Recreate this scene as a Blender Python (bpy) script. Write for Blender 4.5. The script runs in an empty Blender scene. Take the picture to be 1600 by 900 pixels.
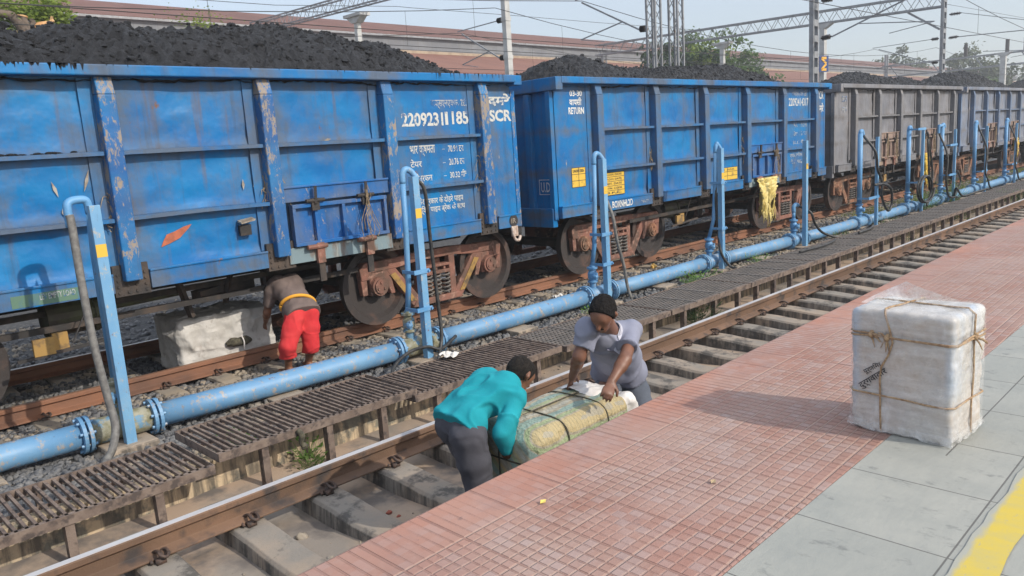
import bpy, math, random
import numpy as np
from mathutils import Vector, Matrix
random.seed(7)
rng = np.random.default_rng(7)
SC = bpy.context.scene
COL = SC.collection
PI = math.pi
R = math.radians

# ------------------------------------------------------------------ camera
FPX, YAW, PIT, ROL, CH = 1209.6, R(45.378), R(10.337), R(-3.732), 2.2
_fw = np.array([math.cos(YAW)*math.cos(PIT), math.sin(YAW)*math.cos(PIT), -math.sin(PIT)])
_r = np.cross(_fw, [0, 0, 1]); _r /= np.linalg.norm(_r); _u = np.cross(_r, _fw)
_cr, _ur = math.cos(ROL)*_r+math.sin(ROL)*_u, -math.sin(ROL)*_r+math.cos(ROL)*_u
def at(px, py, Y):
    """surveyed point: ray through a photo pixel met with the vertical plane y = Y"""
    d = (px-800)/FPX*_cr-(py-450)/FPX*_ur+_fw
    return np.array([0, 0, CH])+d*(Y/d[1])
cd = bpy.data.cameras.new('camera'); cam = bpy.data.objects.new('camera', cd); COL.objects.link(cam)
cd.sensor_width = 36; cd.lens = FPX/1600*36; cd.clip_start = .05; cd.clip_end = 3000
cam.matrix_world = Matrix(((_cr[0], _ur[0], -_fw[0], 0), (_cr[1], _ur[1], -_fw[1], 0), (_cr[2], _ur[2], -_fw[2], CH), (0, 0, 0, 1)))
SC.camera = cam

# ------------------------------------------------------------------ geometry collector
ORG = {}
def nrm(v):
    v = np.asarray(v, float); n = np.linalg.norm(v); return v/n if n > 1e-12 else v
def frame(d):
    d = nrm(d); a = np.array([0, 0, 1.]) if abs(d[2]) < .9 else np.array([1., 0, 0])
    s = nrm(np.cross(d, a)); return s, np.cross(s, d)
class G:
    def __init__(s): s.v = []; s.f = []; s.n = 0
    def add(s, v, f):
        v = np.asarray(v, float).reshape(-1, 3); n = s.n
        s.v.append(v); s.f.extend([tuple(int(i)+n for i in q) for q in f]); s.n += len(v); return s
    def hexa(s, v):
        return s.add(v, [(0, 3, 2, 1), (4, 5, 6, 7), (0, 1, 5, 4), (1, 2, 6, 5), (2, 3, 7, 6), (3, 0, 4, 7)])
    def box(s, x0, x1, y0, y1, z0, z1):
        return s.hexa([(x0, y0, z0), (x1, y0, z0), (x1, y1, z0), (x0, y1, z0), (x0, y0, z1), (x1, y0, z1), (x1, y1, z1), (x0, y1, z1)])
    def bar(s, p, q, w, h, up=(0, 0, 1)):
        p, q = np.asarray(p, float), np.asarray(q, float); d = nrm(q-p); a = nrm(np.cross(d, up)); b = np.cross(a, d)
        a = a*w/2; b = b*h/2
        return s.hexa([p-a-b, p+a-b, p+a+b, p-a+b, q-a-b, q+a-b, q+a+b, q-a+b])
    def cyl(s, p, q, r, r2=None, n=14, cap=True):
        p, q = np.asarray(p, float), np.asarray(q, float); r2 = r if r2 is None else r2
        a, b = frame(q-p); t = np.linspace(0, 2*PI, n, endpoint=False)
        c = np.cos(t)[:, None]*a+np.sin(t)[:, None]*b
        f = [(i, (i+1) % n, n+(i+1) % n, n+i) for i in range(n)]
        if cap: f += [tuple(range(n-1, -1, -1)), tuple(range(n, 2*n))]
        return s.add(np.vstack([p+c*r, q+c*r2]), f)
    def lathe(s, p, axis, prof, n=24):
        """prof: list of (along axis, radius)"""
        p = np.asarray(p, float); ax = nrm(axis); a, b = frame(ax); t = np.linspace(0, 2*PI, n, endpoint=False)
        c = np.cos(t)[:, None]*a+np.sin(t)[:, None]*b
        v = np.vstack([p+ax*h+c*r for h, r in prof]); f = []
        for k in range(len(prof)-1):
            f += [(k*n+i, k*n+(i+1) % n, (k+1)*n+(i+1) % n, (k+1)*n+i) for i in range(n)]
        m = (len(prof)-1)*n
        f += [tuple(range(n-1, -1, -1)), tuple(range(m, m+n))]
        return s.add(v, f)
    def tube(s, pts, r, n=8, smooth=0, closed=False):
        P = np.asarray(pts, float)
        if smooth: P = spline(P, smooth)
        m = len(P); rr = np.full(m, r) if np.isscalar(r) else np.interp(np.linspace(0, 1, m), np.linspace(0, 1, len(r)), r)
        T = np.gradient(P, axis=0); T /= np.linalg.norm(T, axis=1)[:, None]+1e-12
        a, b = frame(T[0]); t = np.linspace(0, 2*PI, n, endpoint=False); v = []
        for i in range(m):
            a = nrm(a-T[i]*(a@T[i])); b = np.cross(T[i], a)
            v.append(P[i]+rr[i]*(np.cos(t)[:, None]*a+np.sin(t)[:, None]*b))
        f = [(k*n+i, k*n+(i+1) % n, (k+1)*n+(i+1) % n, (k+1)*n+i) for k in range(m-1) for i in range(n)]
        f += [tuple(range(n-1, -1, -1)), tuple(range((m-1)*n, m*n))]
        return s.add(np.vstack(v), f)
    def prism(s, poly, axis, a, b):
        """2-D polygon extruded along axis: x -> (y,z), y -> (x,z), z -> (x,y)"""
        n = len(poly); mk = {'x': lambda p, t: (t, p[0], p[1]), 'y': lambda p, t: (p[0], t, p[1]), 'z': lambda p, t: (p[0], p[1], t)}[axis]
        v = [mk(p, a) for p in poly]+[mk(p, b) for p in poly]
        return s.add(v, [(i, (i+1) % n, n+(i+1) % n, n+i) for i in range(n)]+[tuple(range(n-1, -1, -1)), tuple(range(n, 2*n))])
    def ell(s, c, r, n=12, m=8):
        c = np.asarray(c, float); r = np.ones(3)*r; v = []
        for j in range(m+1):
            ph = PI*j/m
            for i in range(n):
                v.append(c+r*(math.sin(ph)*math.cos(2*PI*i/n), math.sin(ph)*math.sin(2*PI*i/n), math.cos(ph)))
        return s.add(v, [(j*n+i, (j+1)*n+i, (j+1)*n+(i+1) % n, j*n+(i+1) % n) for j in range(m) for i in range(n)])
    def sheet(s, X, Y, Z):
        """grid surface from 2-D arrays"""
        ny, nx = X.shape; v = np.stack([X, Y, Z], -1).reshape(-1, 3)
        i, j = np.meshgrid(np.arange(nx-1), np.arange(ny-1)); k = (j*nx+i).ravel()
        return s.add(v, np.stack([k, k+1, k+nx+1, k+nx], 1).tolist())
    def merge(s, g):
        return s.add(np.vstack(g.v), g.f)
    def mesh(s, name, org=(0, 0, 0), smooth=False):
        me = bpy.data.meshes.new(name); me.from_pydata((np.vstack(s.v)-np.asarray(org, float)).tolist(), [], s.f)
        if smooth: me.polygons.foreach_set('use_smooth', [True]*len(me.polygons))
        me.update(); return me
def spline(P, k=6):
    P = np.asarray(P, float); Q = np.vstack([2*P[0]-P[1], P, 2*P[-1]-P[-2]]); out = []
    for i in range(1, len(Q)-2):
        for t in np.linspace(0, 1, k, endpoint=False):
            a, b, c, d = Q[i-1:i+3]
            out.append(.5*(2*b+(c-a)*t+(2*a-5*b+4*c-d)*t*t+(3*b-a-3*c+d)*t**3))
    out.append(P[-1]); return np.array(out)

def tag(o, label=None, cat=None, group=None, kind=None):
    if label: o['label'] = label
    if cat: o['category'] = cat
    if group: o['group'] = group
    if kind: o['kind'] = kind
    return o
def thing(name, label, cat, loc=(0, 0, 0), group=None):
    o = bpy.data.objects.new(name, None); COL.objects.link(o); o.location = loc; o.empty_display_size = .2
    ORG[o.name] = np.asarray(loc, float); return tag(o, label, cat, group)
def part(name, g, m, parent, smooth=False, bevel=0, label=None, kind=None, solid=0):
    org = ORG[parent.name]
    me = g if isinstance(g, bpy.types.Mesh) else g.mesh(name, org, smooth)
    o = bpy.data.objects.new(name, me); COL.objects.link(o); o.parent = parent; ORG[o.name] = org
    if m is not None: me.materials.clear(); me.materials.append(m)
    fin(o, bevel, smooth, solid); return tag(o, label, None, None, kind)
def fin(o, bevel, smooth, solid):
    if solid:
        s = o.modifiers.new('solid', 'SOLIDIFY'); s.thickness = solid; s.offset = 0
    if bevel:
        b = o.modifiers.new('bevel', 'BEVEL'); b.width = bevel; b.segments = 2; b.limit_method = 'ANGLE'; b.angle_limit = R(40)
def solo(name, g, m, label=None, cat=None, loc=None, group=None, smooth=False, bevel=0, kind=None, solid=0):
    if loc is None:
        a = np.vstack(g.v); loc = ((a[:, 0].min()+a[:, 0].max())/2, (a[:, 1].min()+a[:, 1].max())/2, a[:, 2].min())
    o = bpy.data.objects.new(name, g.mesh(name, loc, smooth)); COL.objects.link(o); o.location = loc
    ORG[o.name] = np.asarray(loc, float); o.data.materials.append(m); fin(o, bevel, smooth, solid)
    return tag(o, label, cat, group, kind)
def struct(name, g, m, kind='structure', smooth=False, bevel=0):
    return solo(name, g, m, loc=(0, 0, 0), kind=kind, smooth=smooth, bevel=bevel)
def copy_tree(o, loc=None, parent=None):
    c = o.copy(); COL.objects.link(c)
    if parent: c.parent = parent
    if loc is not None: c.location = loc
    for ch in list(o.children): copy_tree(ch, None, c)
    return c

# ------------------------------------------------------------------ noise, distance fields, surface nets
def vnoise(P, seed=0):
    P = np.asarray(P, float); I = np.floor(P).astype(np.int64); F = P-I; F = F*F*(3-2*F)
    def h(i, j, k):
        n = (i*374761393+j*668265263+k*2147483647+seed*974711) & 0xffffffff
        n = ((n ^ (n >> 13))*1274126177) & 0xffffffff
        return ((n ^ (n >> 16)) & 0xffff)/65535.
    i, j, k = I[..., 0], I[..., 1], I[..., 2]; x, y, z = F[..., 0], F[..., 1], F[..., 2]
    L = lambda a, b, t: a+(b-a)*t
    return L(L(L(h(i, j, k), h(i+1, j, k), x), L(h(i, j+1, k), h(i+1, j+1, k), x), y),
             L(L(h(i, j, k+1), h(i+1, j, k+1), x), L(h(i, j+1, k+1), h(i+1, j+1, k+1), x), y), z)*2-1
def fbm(P, o=4, seed=0):
    P = np.asarray(P, float); s = 0; a = 1.
    for q in range(o): s = s+a*vnoise(P*2**q+q*17.3, seed+q); a *= .5
    return s
class Field:
    def __init__(s, lo, hi, h):
        s.lo = np.asarray(lo, float); s.h = h; s.n = np.ceil((np.asarray(hi, float)-s.lo)/h).astype(int)+1
        s.F = np.full(s.n, 9., np.float32)
    def pts(s, sl=None):
        ax = [s.lo[i]+s.h*np.arange(s.n[i]) for i in range(3)]
        if sl: ax = [ax[i][sl[i]] for i in range(3)]
        return np.stack(np.meshgrid(*ax, indexing='ij'), -1)
    def cone(s, a, b, ra, rb=None, k=.02, flat=None, fl=1., cut=None):
        """tapered limb joined smoothly (k) to what is there; flat, fl: squash across a direction"""
        a, b = np.asarray(a, float), np.asarray(b, float); rb = ra if rb is None else rb; m = max(ra, rb)*1.1+3*k+.02
        lo = np.clip(((np.minimum(a, b)-m-s.lo)/s.h).astype(int), 0, s.n-1); hi = np.clip(((np.maximum(a, b)+m-s.lo)/s.h).astype(int)+1, 1, s.n)
        sl = tuple(slice(lo[i], hi[i]) for i in range(3)); P = s.pts(sl); ab = b-a
        t = np.clip(((P-a)@ab)/(ab@ab+1e-12), 0, 1); w = P-(a+t[..., None]*ab)
        if flat is not None:
            f = nrm(flat); w = w+(1/fl-1)*(w@f)[..., None]*f
        d = np.linalg.norm(w, axis=-1)-(ra+t*(rb-ra))
        if flat is not None: d = d*(.5+.5*fl)
        if cut is not None: d = np.maximum(d, (P-np.asarray(cut[0], float))@nrm(cut[1]))
        s.smin(sl, d.astype(np.float32), k); return s
    def smin(s, sl, d, k):
        o = s.F[sl]
        if k <= 0: s.F[sl] = np.minimum(o, d); return
        hh = np.clip(k-np.abs(o-d), 0, None)/k; s.F[sl] = np.minimum(o, d)-hh*hh*k*.25
    def chain(s, pts, rad, k=.02, **kw):
        for i in range(len(pts)-1): s.cone(pts[i], pts[i+1], rad[i], rad[i+1], k, **kw)
        return s
    def clip(s, p, n):
        """keep the side the normal points away from"""
        s.F = np.maximum(s.F, ((s.pts()-np.asarray(p, float))@nrm(n)).astype(np.float32)); return s
    def mesh(s):
        F, n = s.F, s.n; S = F < 0
        cs = [(i, j, k) for i in (0, 1) for j in (0, 1) for k in (0, 1)]
        sub = lambda A, c: A[c[0]:n[0]-1+c[0], c[1]:n[1]-1+c[1], c[2]:n[2]-1+c[2]]
        cnt = sum(sub(S, c).astype(np.int8) for c in cs); M = (cnt > 0) & (cnt < 8); I = np.argwhere(M)
        idx = np.full(M.shape, -1, np.int64); idx[M] = np.arange(len(I)); acc = np.zeros((len(I), 3)); num = np.zeros(len(I))
        for c in cs:
            for ax in range(3):
                if c[ax]: continue
                d = list(c); d[ax] = 1; f0 = sub(F, c)[M]; f1 = sub(F, d)[M]; x = (f0 < 0) != (f1 < 0)
                t = np.where(x, f0/np.where(x, f0-f1, 1), 0); p = np.tile(np.array(c, float), (len(I), 1)); p[:, ax] += t
                acc[x] += p[x]; num += x
        v = s.lo+s.h*(I+acc/num[:, None]); f = []
        for ax in range(3):
            b, c = (ax+1) % 3, (ax+2) % 3
            sl0 = [slice(1, n[i]-1) for i in range(3)]; sl0[ax] = slice(0, n[ax]-1); sl1 = list(sl0); sl1[ax] = slice(1, n[ax])
            A, B = S[tuple(sl0)], S[tuple(sl1)]; E = np.argwhere(A != B)
            if not len(E): continue
            ori = A[tuple(E.T)]; E = E+np.array([0 if i == ax else 1 for i in range(3)])
            def at_(db, dc):
                q = E.copy(); q[:, b] += db; q[:, c] += dc; return idx[tuple(q.T)]
            q = np.stack([at_(-1, -1), at_(0, -1), at_(0, 0), at_(-1, 0)], 1); q[~ori] = q[~ori][:, ::-1]
            f += q[(q >= 0).all(1)].tolist()
        g = G(); g.add(v, f); return g
def relax(g, it=2, lam=.5):
    v = np.vstack(g.v); f = np.array(g.f); e = np.vstack([f[:, [0, 1]], f[:, [1, 2]], f[:, [2, 3]], f[:, [3, 0]]])
    for _ in range(it):
        a = np.zeros_like(v); c = np.zeros(len(v)); np.add.at(a, e[:, 0], v[e[:, 1]]); np.add.at(a, e[:, 1], v[e[:, 0]]); np.add.at(c, e[:, 0], 1); np.add.at(c, e[:, 1], 1)
        v = v+lam*(a/np.maximum(c, 1)[:, None]-v)
    g.v = [v]; return g

def text_mesh(body, height, width=None, bold=.0, sp=1.):
    """flat lettering in the x-y plane, base line at 0, from 0 to width"""
    c = bpy.data.curves.new('lettering', 'FONT'); c.body = body; c.offset = bold; c.space_character = sp; c.resolution_u = 3
    o = bpy.data.objects.new('lettering', c); COL.objects.link(o)
    dg = bpy.context.evaluated_depsgraph_get(); me = bpy.data.meshes.new_from_object(o.evaluated_get(dg))
    bpy.data.objects.remove(o)
    v = np.array([q.co[:] for q in me.vertices]); f = [tuple(p.vertices) for p in me.polygons]
    par = list(range(len(v)))
    def find(i):
        while par[i] != i: par[i] = par[par[i]]; i = par[i]
        return i
    for q in f:
        for i in q[1:]: par[find(q[0])] = find(i)
    rt = [find(i) for i in range(len(v))]; ids = {r: k for k, r in enumerate(dict.fromkeys(rt))}
    z = np.array([(ids[r] % 4)*.0004 for r in rt])
    v[:, 0] -= v[:, 0].min(); s = height/max(v[:, 1].max(), 1e-6); v[:, 1] *= s; v[:, 0] *= s
    if width: v[:, 0] *= width/v[:, 0].max()
    v[:, 2] = z; bpy.data.meshes.remove(me); return v, f
def letter_y(g, body, x, y, z, h, w=None, bold=.0, sp=1.):
    """lettering standing on a face looking towards -y"""
    v, f = text_mesh(body, h, w, bold, sp); return g.add(np.stack([x+v[:, 0], y-v[:, 2], z+v[:, 1]], 1), f)
EXPO, SKYS, SUNS, HAZE = 0.68, 0.15, 2.3, 0.0017
# ------------------------------------------------------------------ materials
class NT:
    def __init__(s, name):
        s.m = bpy.data.materials.new(name); s.m.use_nodes = True; s.t = s.m.node_tree; s.N = s.t.nodes; s.L = s.t.links
        s.b = s.N['Principled BSDF']; s.geo = s.N.new('ShaderNodeNewGeometry'); s.tc = None
    def pos(s, st=(1, 1, 1), rnd=False):
        m = s.N.new('ShaderNodeMapping'); m.inputs['Scale'].default_value = st; s.L.new(s.geo.outputs['Position'], m.inputs[0])
        if rnd:
            oi = s.N.new('ShaderNodeObjectInfo'); k = s.N.new('ShaderNodeVectorMath'); k.operation = 'SCALE'; k.inputs[0].default_value = (31, 17, 23)
            s.L.new(oi.outputs['Random'], k.inputs['Scale']); s.L.new(k.outputs[0], m.inputs['Location'])
        return m.outputs[0]
    def obj(s, st=(1, 1, 1)):
        if not s.tc: s.tc = s.N.new('ShaderNodeTexCoord')
        m = s.N.new('ShaderNodeMapping'); m.inputs['Scale'].default_value = st; s.L.new(s.tc.outputs['Object'], m.inputs[0]); return m.outputs[0]
    def noise(s, sc, st=(1, 1, 1), det=5, rough=.55, dist=0, vec=None):
        n = s.N.new('ShaderNodeTexNoise'); n.inputs['Scale'].default_value = sc; n.inputs['Detail'].default_value = det
        n.inputs['Roughness'].default_value = rough; n.inputs['Distortion'].default_value = dist
        s.L.new(vec or s.pos(st), n.inputs['Vector']); return n.outputs['Fac']
    def ramp(s, v, lo, hi, a=0., b=1.):
        n = s.N.new('ShaderNodeMapRange'); n.inputs[1].default_value = lo; n.inputs[2].default_value = hi
        n.inputs[3].default_value = a; n.inputs[4].default_value = b; s.L.new(v, n.inputs[0]); return n.outputs[0]
    def math(s, op, a, b=None, c=None):
        n = s.N.new('ShaderNodeMath'); n.operation = op
        for i, x in enumerate((a, b, c)):
            if x is None: continue
            if isinstance(x, (int, float)): n.inputs[i].default_value = x
            else: s.L.new(x, n.inputs[i])
        return n.outputs[0]
    def mix(s, f, a, b, mode='MIX'):
        n = s.N.new('ShaderNodeMix'); n.data_type = 'RGBA'; n.blend_type = mode
        for i, x in ((0, f), (6, a), (7, b)):
            if isinstance(x, tuple): n.inputs[i].default_value = (*x, 1)
            elif isinstance(x, (int, float)): n.inputs[i].default_value = x
            else: s.L.new(x, n.inputs[i])
        return n.outputs[2]
    def xyz(s):
        n = s.N.new('ShaderNodeSeparateXYZ'); s.L.new(s.geo.outputs['Position'], n.inputs[0]); return n.outputs
    def bump(s, h, strength, dist=.01, prev=None):
        n = s.N.new('ShaderNodeBump'); n.inputs['Strength'].default_value = strength; n.inputs['Distance'].default_value = dist
        s.L.new(h, n.inputs['Height'])
        if prev is not None: s.L.new(prev, n.inputs['Normal'])
        return n.outputs[0]
    def out(s, col, rough=.8, metal=0., nor=None, spec=None):
        for nm, x in (('Base Color', col), ('Roughness', rough), ('Metallic', metal)):
            if isinstance(x, tuple): s.b.inputs[nm].default_value = (*x, 1)
            elif isinstance(x, (int, float)): s.b.inputs[nm].default_value = x
            else: s.L.new(x, s.b.inputs[nm])
        if nor is not None: s.L.new(nor, s.b.inputs['Normal'])
        if spec is not None: s.b.inputs['Specular IOR Level'].default_value = spec
        return s.m
def mat(name, c1, c2=None, sc=6, lo=.42, hi=.6, st=(1, 1, 1), c3=None, sc3=14, lo3=.56, hi3=.62, st3=(1, 1, 1), rough=.8, metal=0., bump=0, bsc=60, bst=(1, 1, 1), spec=None, rnd=False):
    t = NT(name); col = c1
    if c2: col = t.mix(t.ramp(t.noise(sc, st, vec=t.pos(st, rnd) if rnd else None), lo, hi), c1, c2)
    if c3: col = t.mix(t.ramp(t.noise(sc3, st3, 7), lo3, hi3), col, c3)
    n = t.bump(t.noise(bsc, bst), bump) if bump else None
    return t.out(col, rough, metal, n, spec)
def paint(name, base, lite, dust, wear, grime=.6, worn=.62, rough=.42):
    """old wagon paint: faded areas, coal dust settled along the panel frames, hanging streaks, chips down to primer and rust"""
    t = NT(name); o = t.N.new('ShaderNodeSeparateXYZ'); t.L.new(t.obj(), o.inputs[0]); ox, oz = o.outputs[0], o.outputs[2]
    c = t.mix(t.ramp(t.noise(1.1, (1, 1, 1.6), 6), .36, .66), base, lite)
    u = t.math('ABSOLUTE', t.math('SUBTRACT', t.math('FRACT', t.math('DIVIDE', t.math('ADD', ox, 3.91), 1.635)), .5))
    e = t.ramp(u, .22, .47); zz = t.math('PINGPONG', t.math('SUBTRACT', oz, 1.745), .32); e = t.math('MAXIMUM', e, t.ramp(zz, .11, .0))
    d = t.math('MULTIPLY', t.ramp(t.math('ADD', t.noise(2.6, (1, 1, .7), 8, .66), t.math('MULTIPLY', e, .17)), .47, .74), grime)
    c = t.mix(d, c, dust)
    s = t.math('MULTIPLY', t.ramp(t.noise(8, (1, 1, .07), 6, .6), .55, .72), .5)
    c = t.mix(s, c, (.05, .06, .075))
    w = t.ramp(t.math('ADD', t.math('MULTIPLY', t.noise(17, (1.2, 1, .5), 9, .75, .4), .6), t.math('MULTIPLY', t.noise(2.2, (1, 1, .8), 4), .4)), worn-.02, worn+.02)
    rr = t.math('MULTIPLY', t.ramp(t.noise(6, (1, 1, .05), 6, .6), .60, .72), .55); c = t.mix(rr, c, (.11, .075, .06))
    c = t.mix(w, c, wear)
    r_ = t.ramp(t.noise(3.3, (1, 1, .5), 9, .75), .655, .69)
    c = t.mix(r_, c, (.15, .075, .045))
    nb = t.bump(t.noise(1.5, (1, 1, 1), 4), .55, .07); nb = t.bump(t.noise(70), .12, .004, nb)
    return t.out(c, t.math('ADD', t.math('MULTIPLY', t.math('MAXIMUM', d, w), .3), rough), 0, nb, .3)
def worn_letters(name, col, under, thr=.5):
    t = NT(name); c = t.mix(t.ramp(t.noise(13, (1, 1, 1), 8, .7), thr, thr+.06), col, under)
    return t.out(c, .7)
M = {}
BLUE = (.0025, .115, .33); BLUEL = (.004, .165, .40)
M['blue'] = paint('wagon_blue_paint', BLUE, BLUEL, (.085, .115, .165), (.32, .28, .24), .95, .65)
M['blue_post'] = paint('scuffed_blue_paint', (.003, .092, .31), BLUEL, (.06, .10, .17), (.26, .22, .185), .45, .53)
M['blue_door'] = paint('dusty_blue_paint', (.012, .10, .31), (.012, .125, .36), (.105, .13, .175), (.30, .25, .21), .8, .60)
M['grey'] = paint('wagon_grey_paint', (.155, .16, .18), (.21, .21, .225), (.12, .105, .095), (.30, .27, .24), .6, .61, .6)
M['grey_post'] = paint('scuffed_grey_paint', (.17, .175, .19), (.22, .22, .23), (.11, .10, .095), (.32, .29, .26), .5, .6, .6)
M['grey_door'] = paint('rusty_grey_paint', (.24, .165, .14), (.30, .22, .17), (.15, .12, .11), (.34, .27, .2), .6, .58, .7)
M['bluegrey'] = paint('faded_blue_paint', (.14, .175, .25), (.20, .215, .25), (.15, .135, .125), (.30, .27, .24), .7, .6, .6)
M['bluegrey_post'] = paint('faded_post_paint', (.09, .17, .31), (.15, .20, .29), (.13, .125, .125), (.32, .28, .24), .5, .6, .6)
M['sill'] = mat('rusted_sill', (.17, .235, .26), (.16, .085, .045), 5, .48, .62, (1, 1, .35), (.27, .29, .27), 9, .58, .64, (1, 1, .2), .8, bump=.3)
M['dark'] = mat('grimy_black_steel', (.022, .02, .019), (.06, .042, .032), 5, .45, .7, rough=.75, bump=.3)
M['under'] = mat('underframe_steel', (.03, .027, .026), (.085, .06, .045), 4, .45, .7, rough=.8, bump=.3)
M['bogie'] = mat('rust_red_bogie', (.235, .105, .075), (.115, .068, .05), 4, .42, .62, c3=(.31, .175, .13), sc3=11, lo3=.55, hi3=.65, rough=.85, bump=.4)
M['bogie2'] = mat('rust_orange_bogie', (.25, .115, .065), (.12, .075, .05), 4, .42, .62, c3=(.34, .19, .12), sc3=11, lo3=.55, hi3=.65, rough=.85, bump=.4)
M['wheel'] = mat('rusty_wheel', (.035, .028, .026), (.085, .05, .038), 3, .5, .62, rough=.7, bump=.3)
M['tread'] = mat('worn_tread', (.16, .13, .12), (.08, .06, .05), 6, rough=.4, metal=.7)
M['ochre'] = mat('ochre_plate', (.32, .19, .055), (.12, .08, .045), 7, .48, .62, rough=.8)
M['yellow'] = mat('yellow_stencil', (.62, .40, .05), (.30, .20, .06), 8, .58, .70, rough=.7)
M['letter'] = worn_letters('worn_white_lettering', (.50, .50, .47), (.09, .14, .25), .55)
M['letter2'] = worn_letters('worn_white_lettering', (.52, .52, .49), (.09, .15, .27), .60)
M['letter_faded'] = worn_letters('faded_white_lettering', (.36, .37, .38), (.03, .11, .28), .49)
M['letter_clean'] = mat('white_lettering', (.68, .68, .64), (.5, .5, .5), 8)
M['letter_dark'] = mat('black_lettering', (.04, .04, .04))
M['green'] = mat('faded_green_stencil', (.09, .17, .12), (.04, .13, .25), 4, .5, .62, (1, 1, .4), rough=.7)
M['orange'] = mat('red_oxide_patch', (.42, .12, .06), (.30, .09, .05), 9, rough=.8)
M['straw'] = mat('dry_straw', (.36, .27, .16), (.2, .15, .1), 20, rough=.95)
M['plaster'] = mat('bent_steel_flap', (.33, .31, .27), (.2, .16, .12), 12, rough=.6)
M['chrome'] = mat('scuffed_tag', (.5, .42, .36), (.3, .2, .15), 20, rough=.6)
# coal, stones, ground
def coal():
    t = NT('coal'); c = t.mix(t.ramp(t.noise(9, det=8, rough=.7), .35, .7), (.010, .0102, .0115), (.042, .043, .049))
    n = t.bump(t.noise(26, det=9, rough=.8), 1., .06); return t.out(c, .58, 0, n, .4)
M['coal'] = coal()
def ballast(name, a, b, c_, dark):
    t = NT(name); v = t.N.new('ShaderNodeTexVoronoi'); v.inputs['Scale'].default_value = 17; t.L.new(t.pos(), v.inputs['Vector'])
    c = t.mix(t.ramp(v.outputs['Color'], .2, .9), a, b); c = t.mix(t.ramp(t.noise(.8, det=6), .46, .64), c, c_)
    c = t.mix(t.ramp(v.outputs['Distance'], .0, .45, 0, 1), c, dark)
    return t.out(c, .9, 0, t.bump(v.outputs['Distance'], -1., .05))
M['ballast'] = ballast('ballast_bed', (.085, .085, .088), (.17, .165, .16), (.20, .165, .125), (.04, .04, .04))
M['stone'] = mat('ballast_stone', (.085, .088, .095), (.185, .18, .175), 11, .4, .62, c3=(.30, .25, .19), sc3=1.1, lo3=.52, hi3=.60, rough=.9, bump=.2, bsc=90)
M['stone_tan'] = mat('dusty_stone', (.30, .25, .19), (.16, .15, .14), 9, .45, .65, rough=.9, bump=.3)
M['ground'] = mat('dusty_ground', (.23, .20, .165), (.13, .12, .105), .35, .42, .62, c3=(.09, .12, .045), sc3=.6, lo3=.6, hi3=.68, rough=.95, bump=.5, bsc=8)
M['apron'] = mat('track_apron', (.235, .20, .165), (.36, .265, .19), 1.1, .42, .58, (1, .7, 1), c3=(.14, .12, .105), sc3=2.7, lo3=.50, hi3=.64, rough=.9, bump=.5, bsc=20)
def sleeper(name, base, sand, stain, drip=True):
    t = NT(name); n = t.N.new('ShaderNodeSeparateXYZ'); t.L.new(t.geo.outputs['Normal'], n.inputs[0])
    c = t.mix(t.ramp(t.noise(2.2), .42, .62), base, sand)
    c = t.mix(t.math('MULTIPLY', t.ramp(t.noise(3.7, det=8, rough=.68), .51, .60), .82), c, stain)
    up = t.ramp(n.outputs['Z'], .4, .8, 1, 0)
    s = t.math('MULTIPLY', t.ramp(t.noise(16, (1, 1, .12), 6, .6), .40, .60), up)
    c = t.mix(t.math('MULTIPLY', s, .8), c, (.05, .047, .043))
    return t.out(c, .9, 0, t.bump(t.noise(45), .4, .01))
M['sleeper'] = sleeper('stained_concrete_sleeper', (.225, .20, .17), (.31, .245, .185), (.06, .055, .05))
M['sleeper2'] = sleeper('dusty_concrete_sleeper', (.27, .235, .19), (.36, .285, .20), (.12, .105, .09))
M['block'] = sleeper('concrete_block', (.30, .245, .19), (.34, .27, .2), (.14, .12, .10))
M['wall'] = sleeper('drain_wall_concrete', (.44, .35, .24), (.52, .40, .26), (.13, .135, .115))
M['rail'] = mat('brown_rail', (.12, .072, .046), (.19, .11, .068), 3, .4, .65, (.4, 1, 1), c3=(.05, .04, .037), sc3=5, lo3=.52, hi3=.66, rough=.75, bump=.25)
M['rail_rust'] = mat('rusty_rail', (.23, .105, .058), (.13, .068, .045), 3, .45, .65, (.4, 1, 1), rough=.75, bump=.25)
M['railtop'] = mat('polished_rail_head', (.66, .64, .63), (.52, .48, .46), 8, .4, .7, (.2, 1, 1), rough=.33, metal=.3)
M['railtop_rust'] = mat('rusted_rail_head', (.30, .155, .09), (.21, .11, .07), 5, .4, .65, (.3, 1, 1), rough=.55, metal=.3)
M['clip'] = mat('rail_clip_steel', (.05, .036, .03), (.10, .06, .045), 30, rough=.7)
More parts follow.
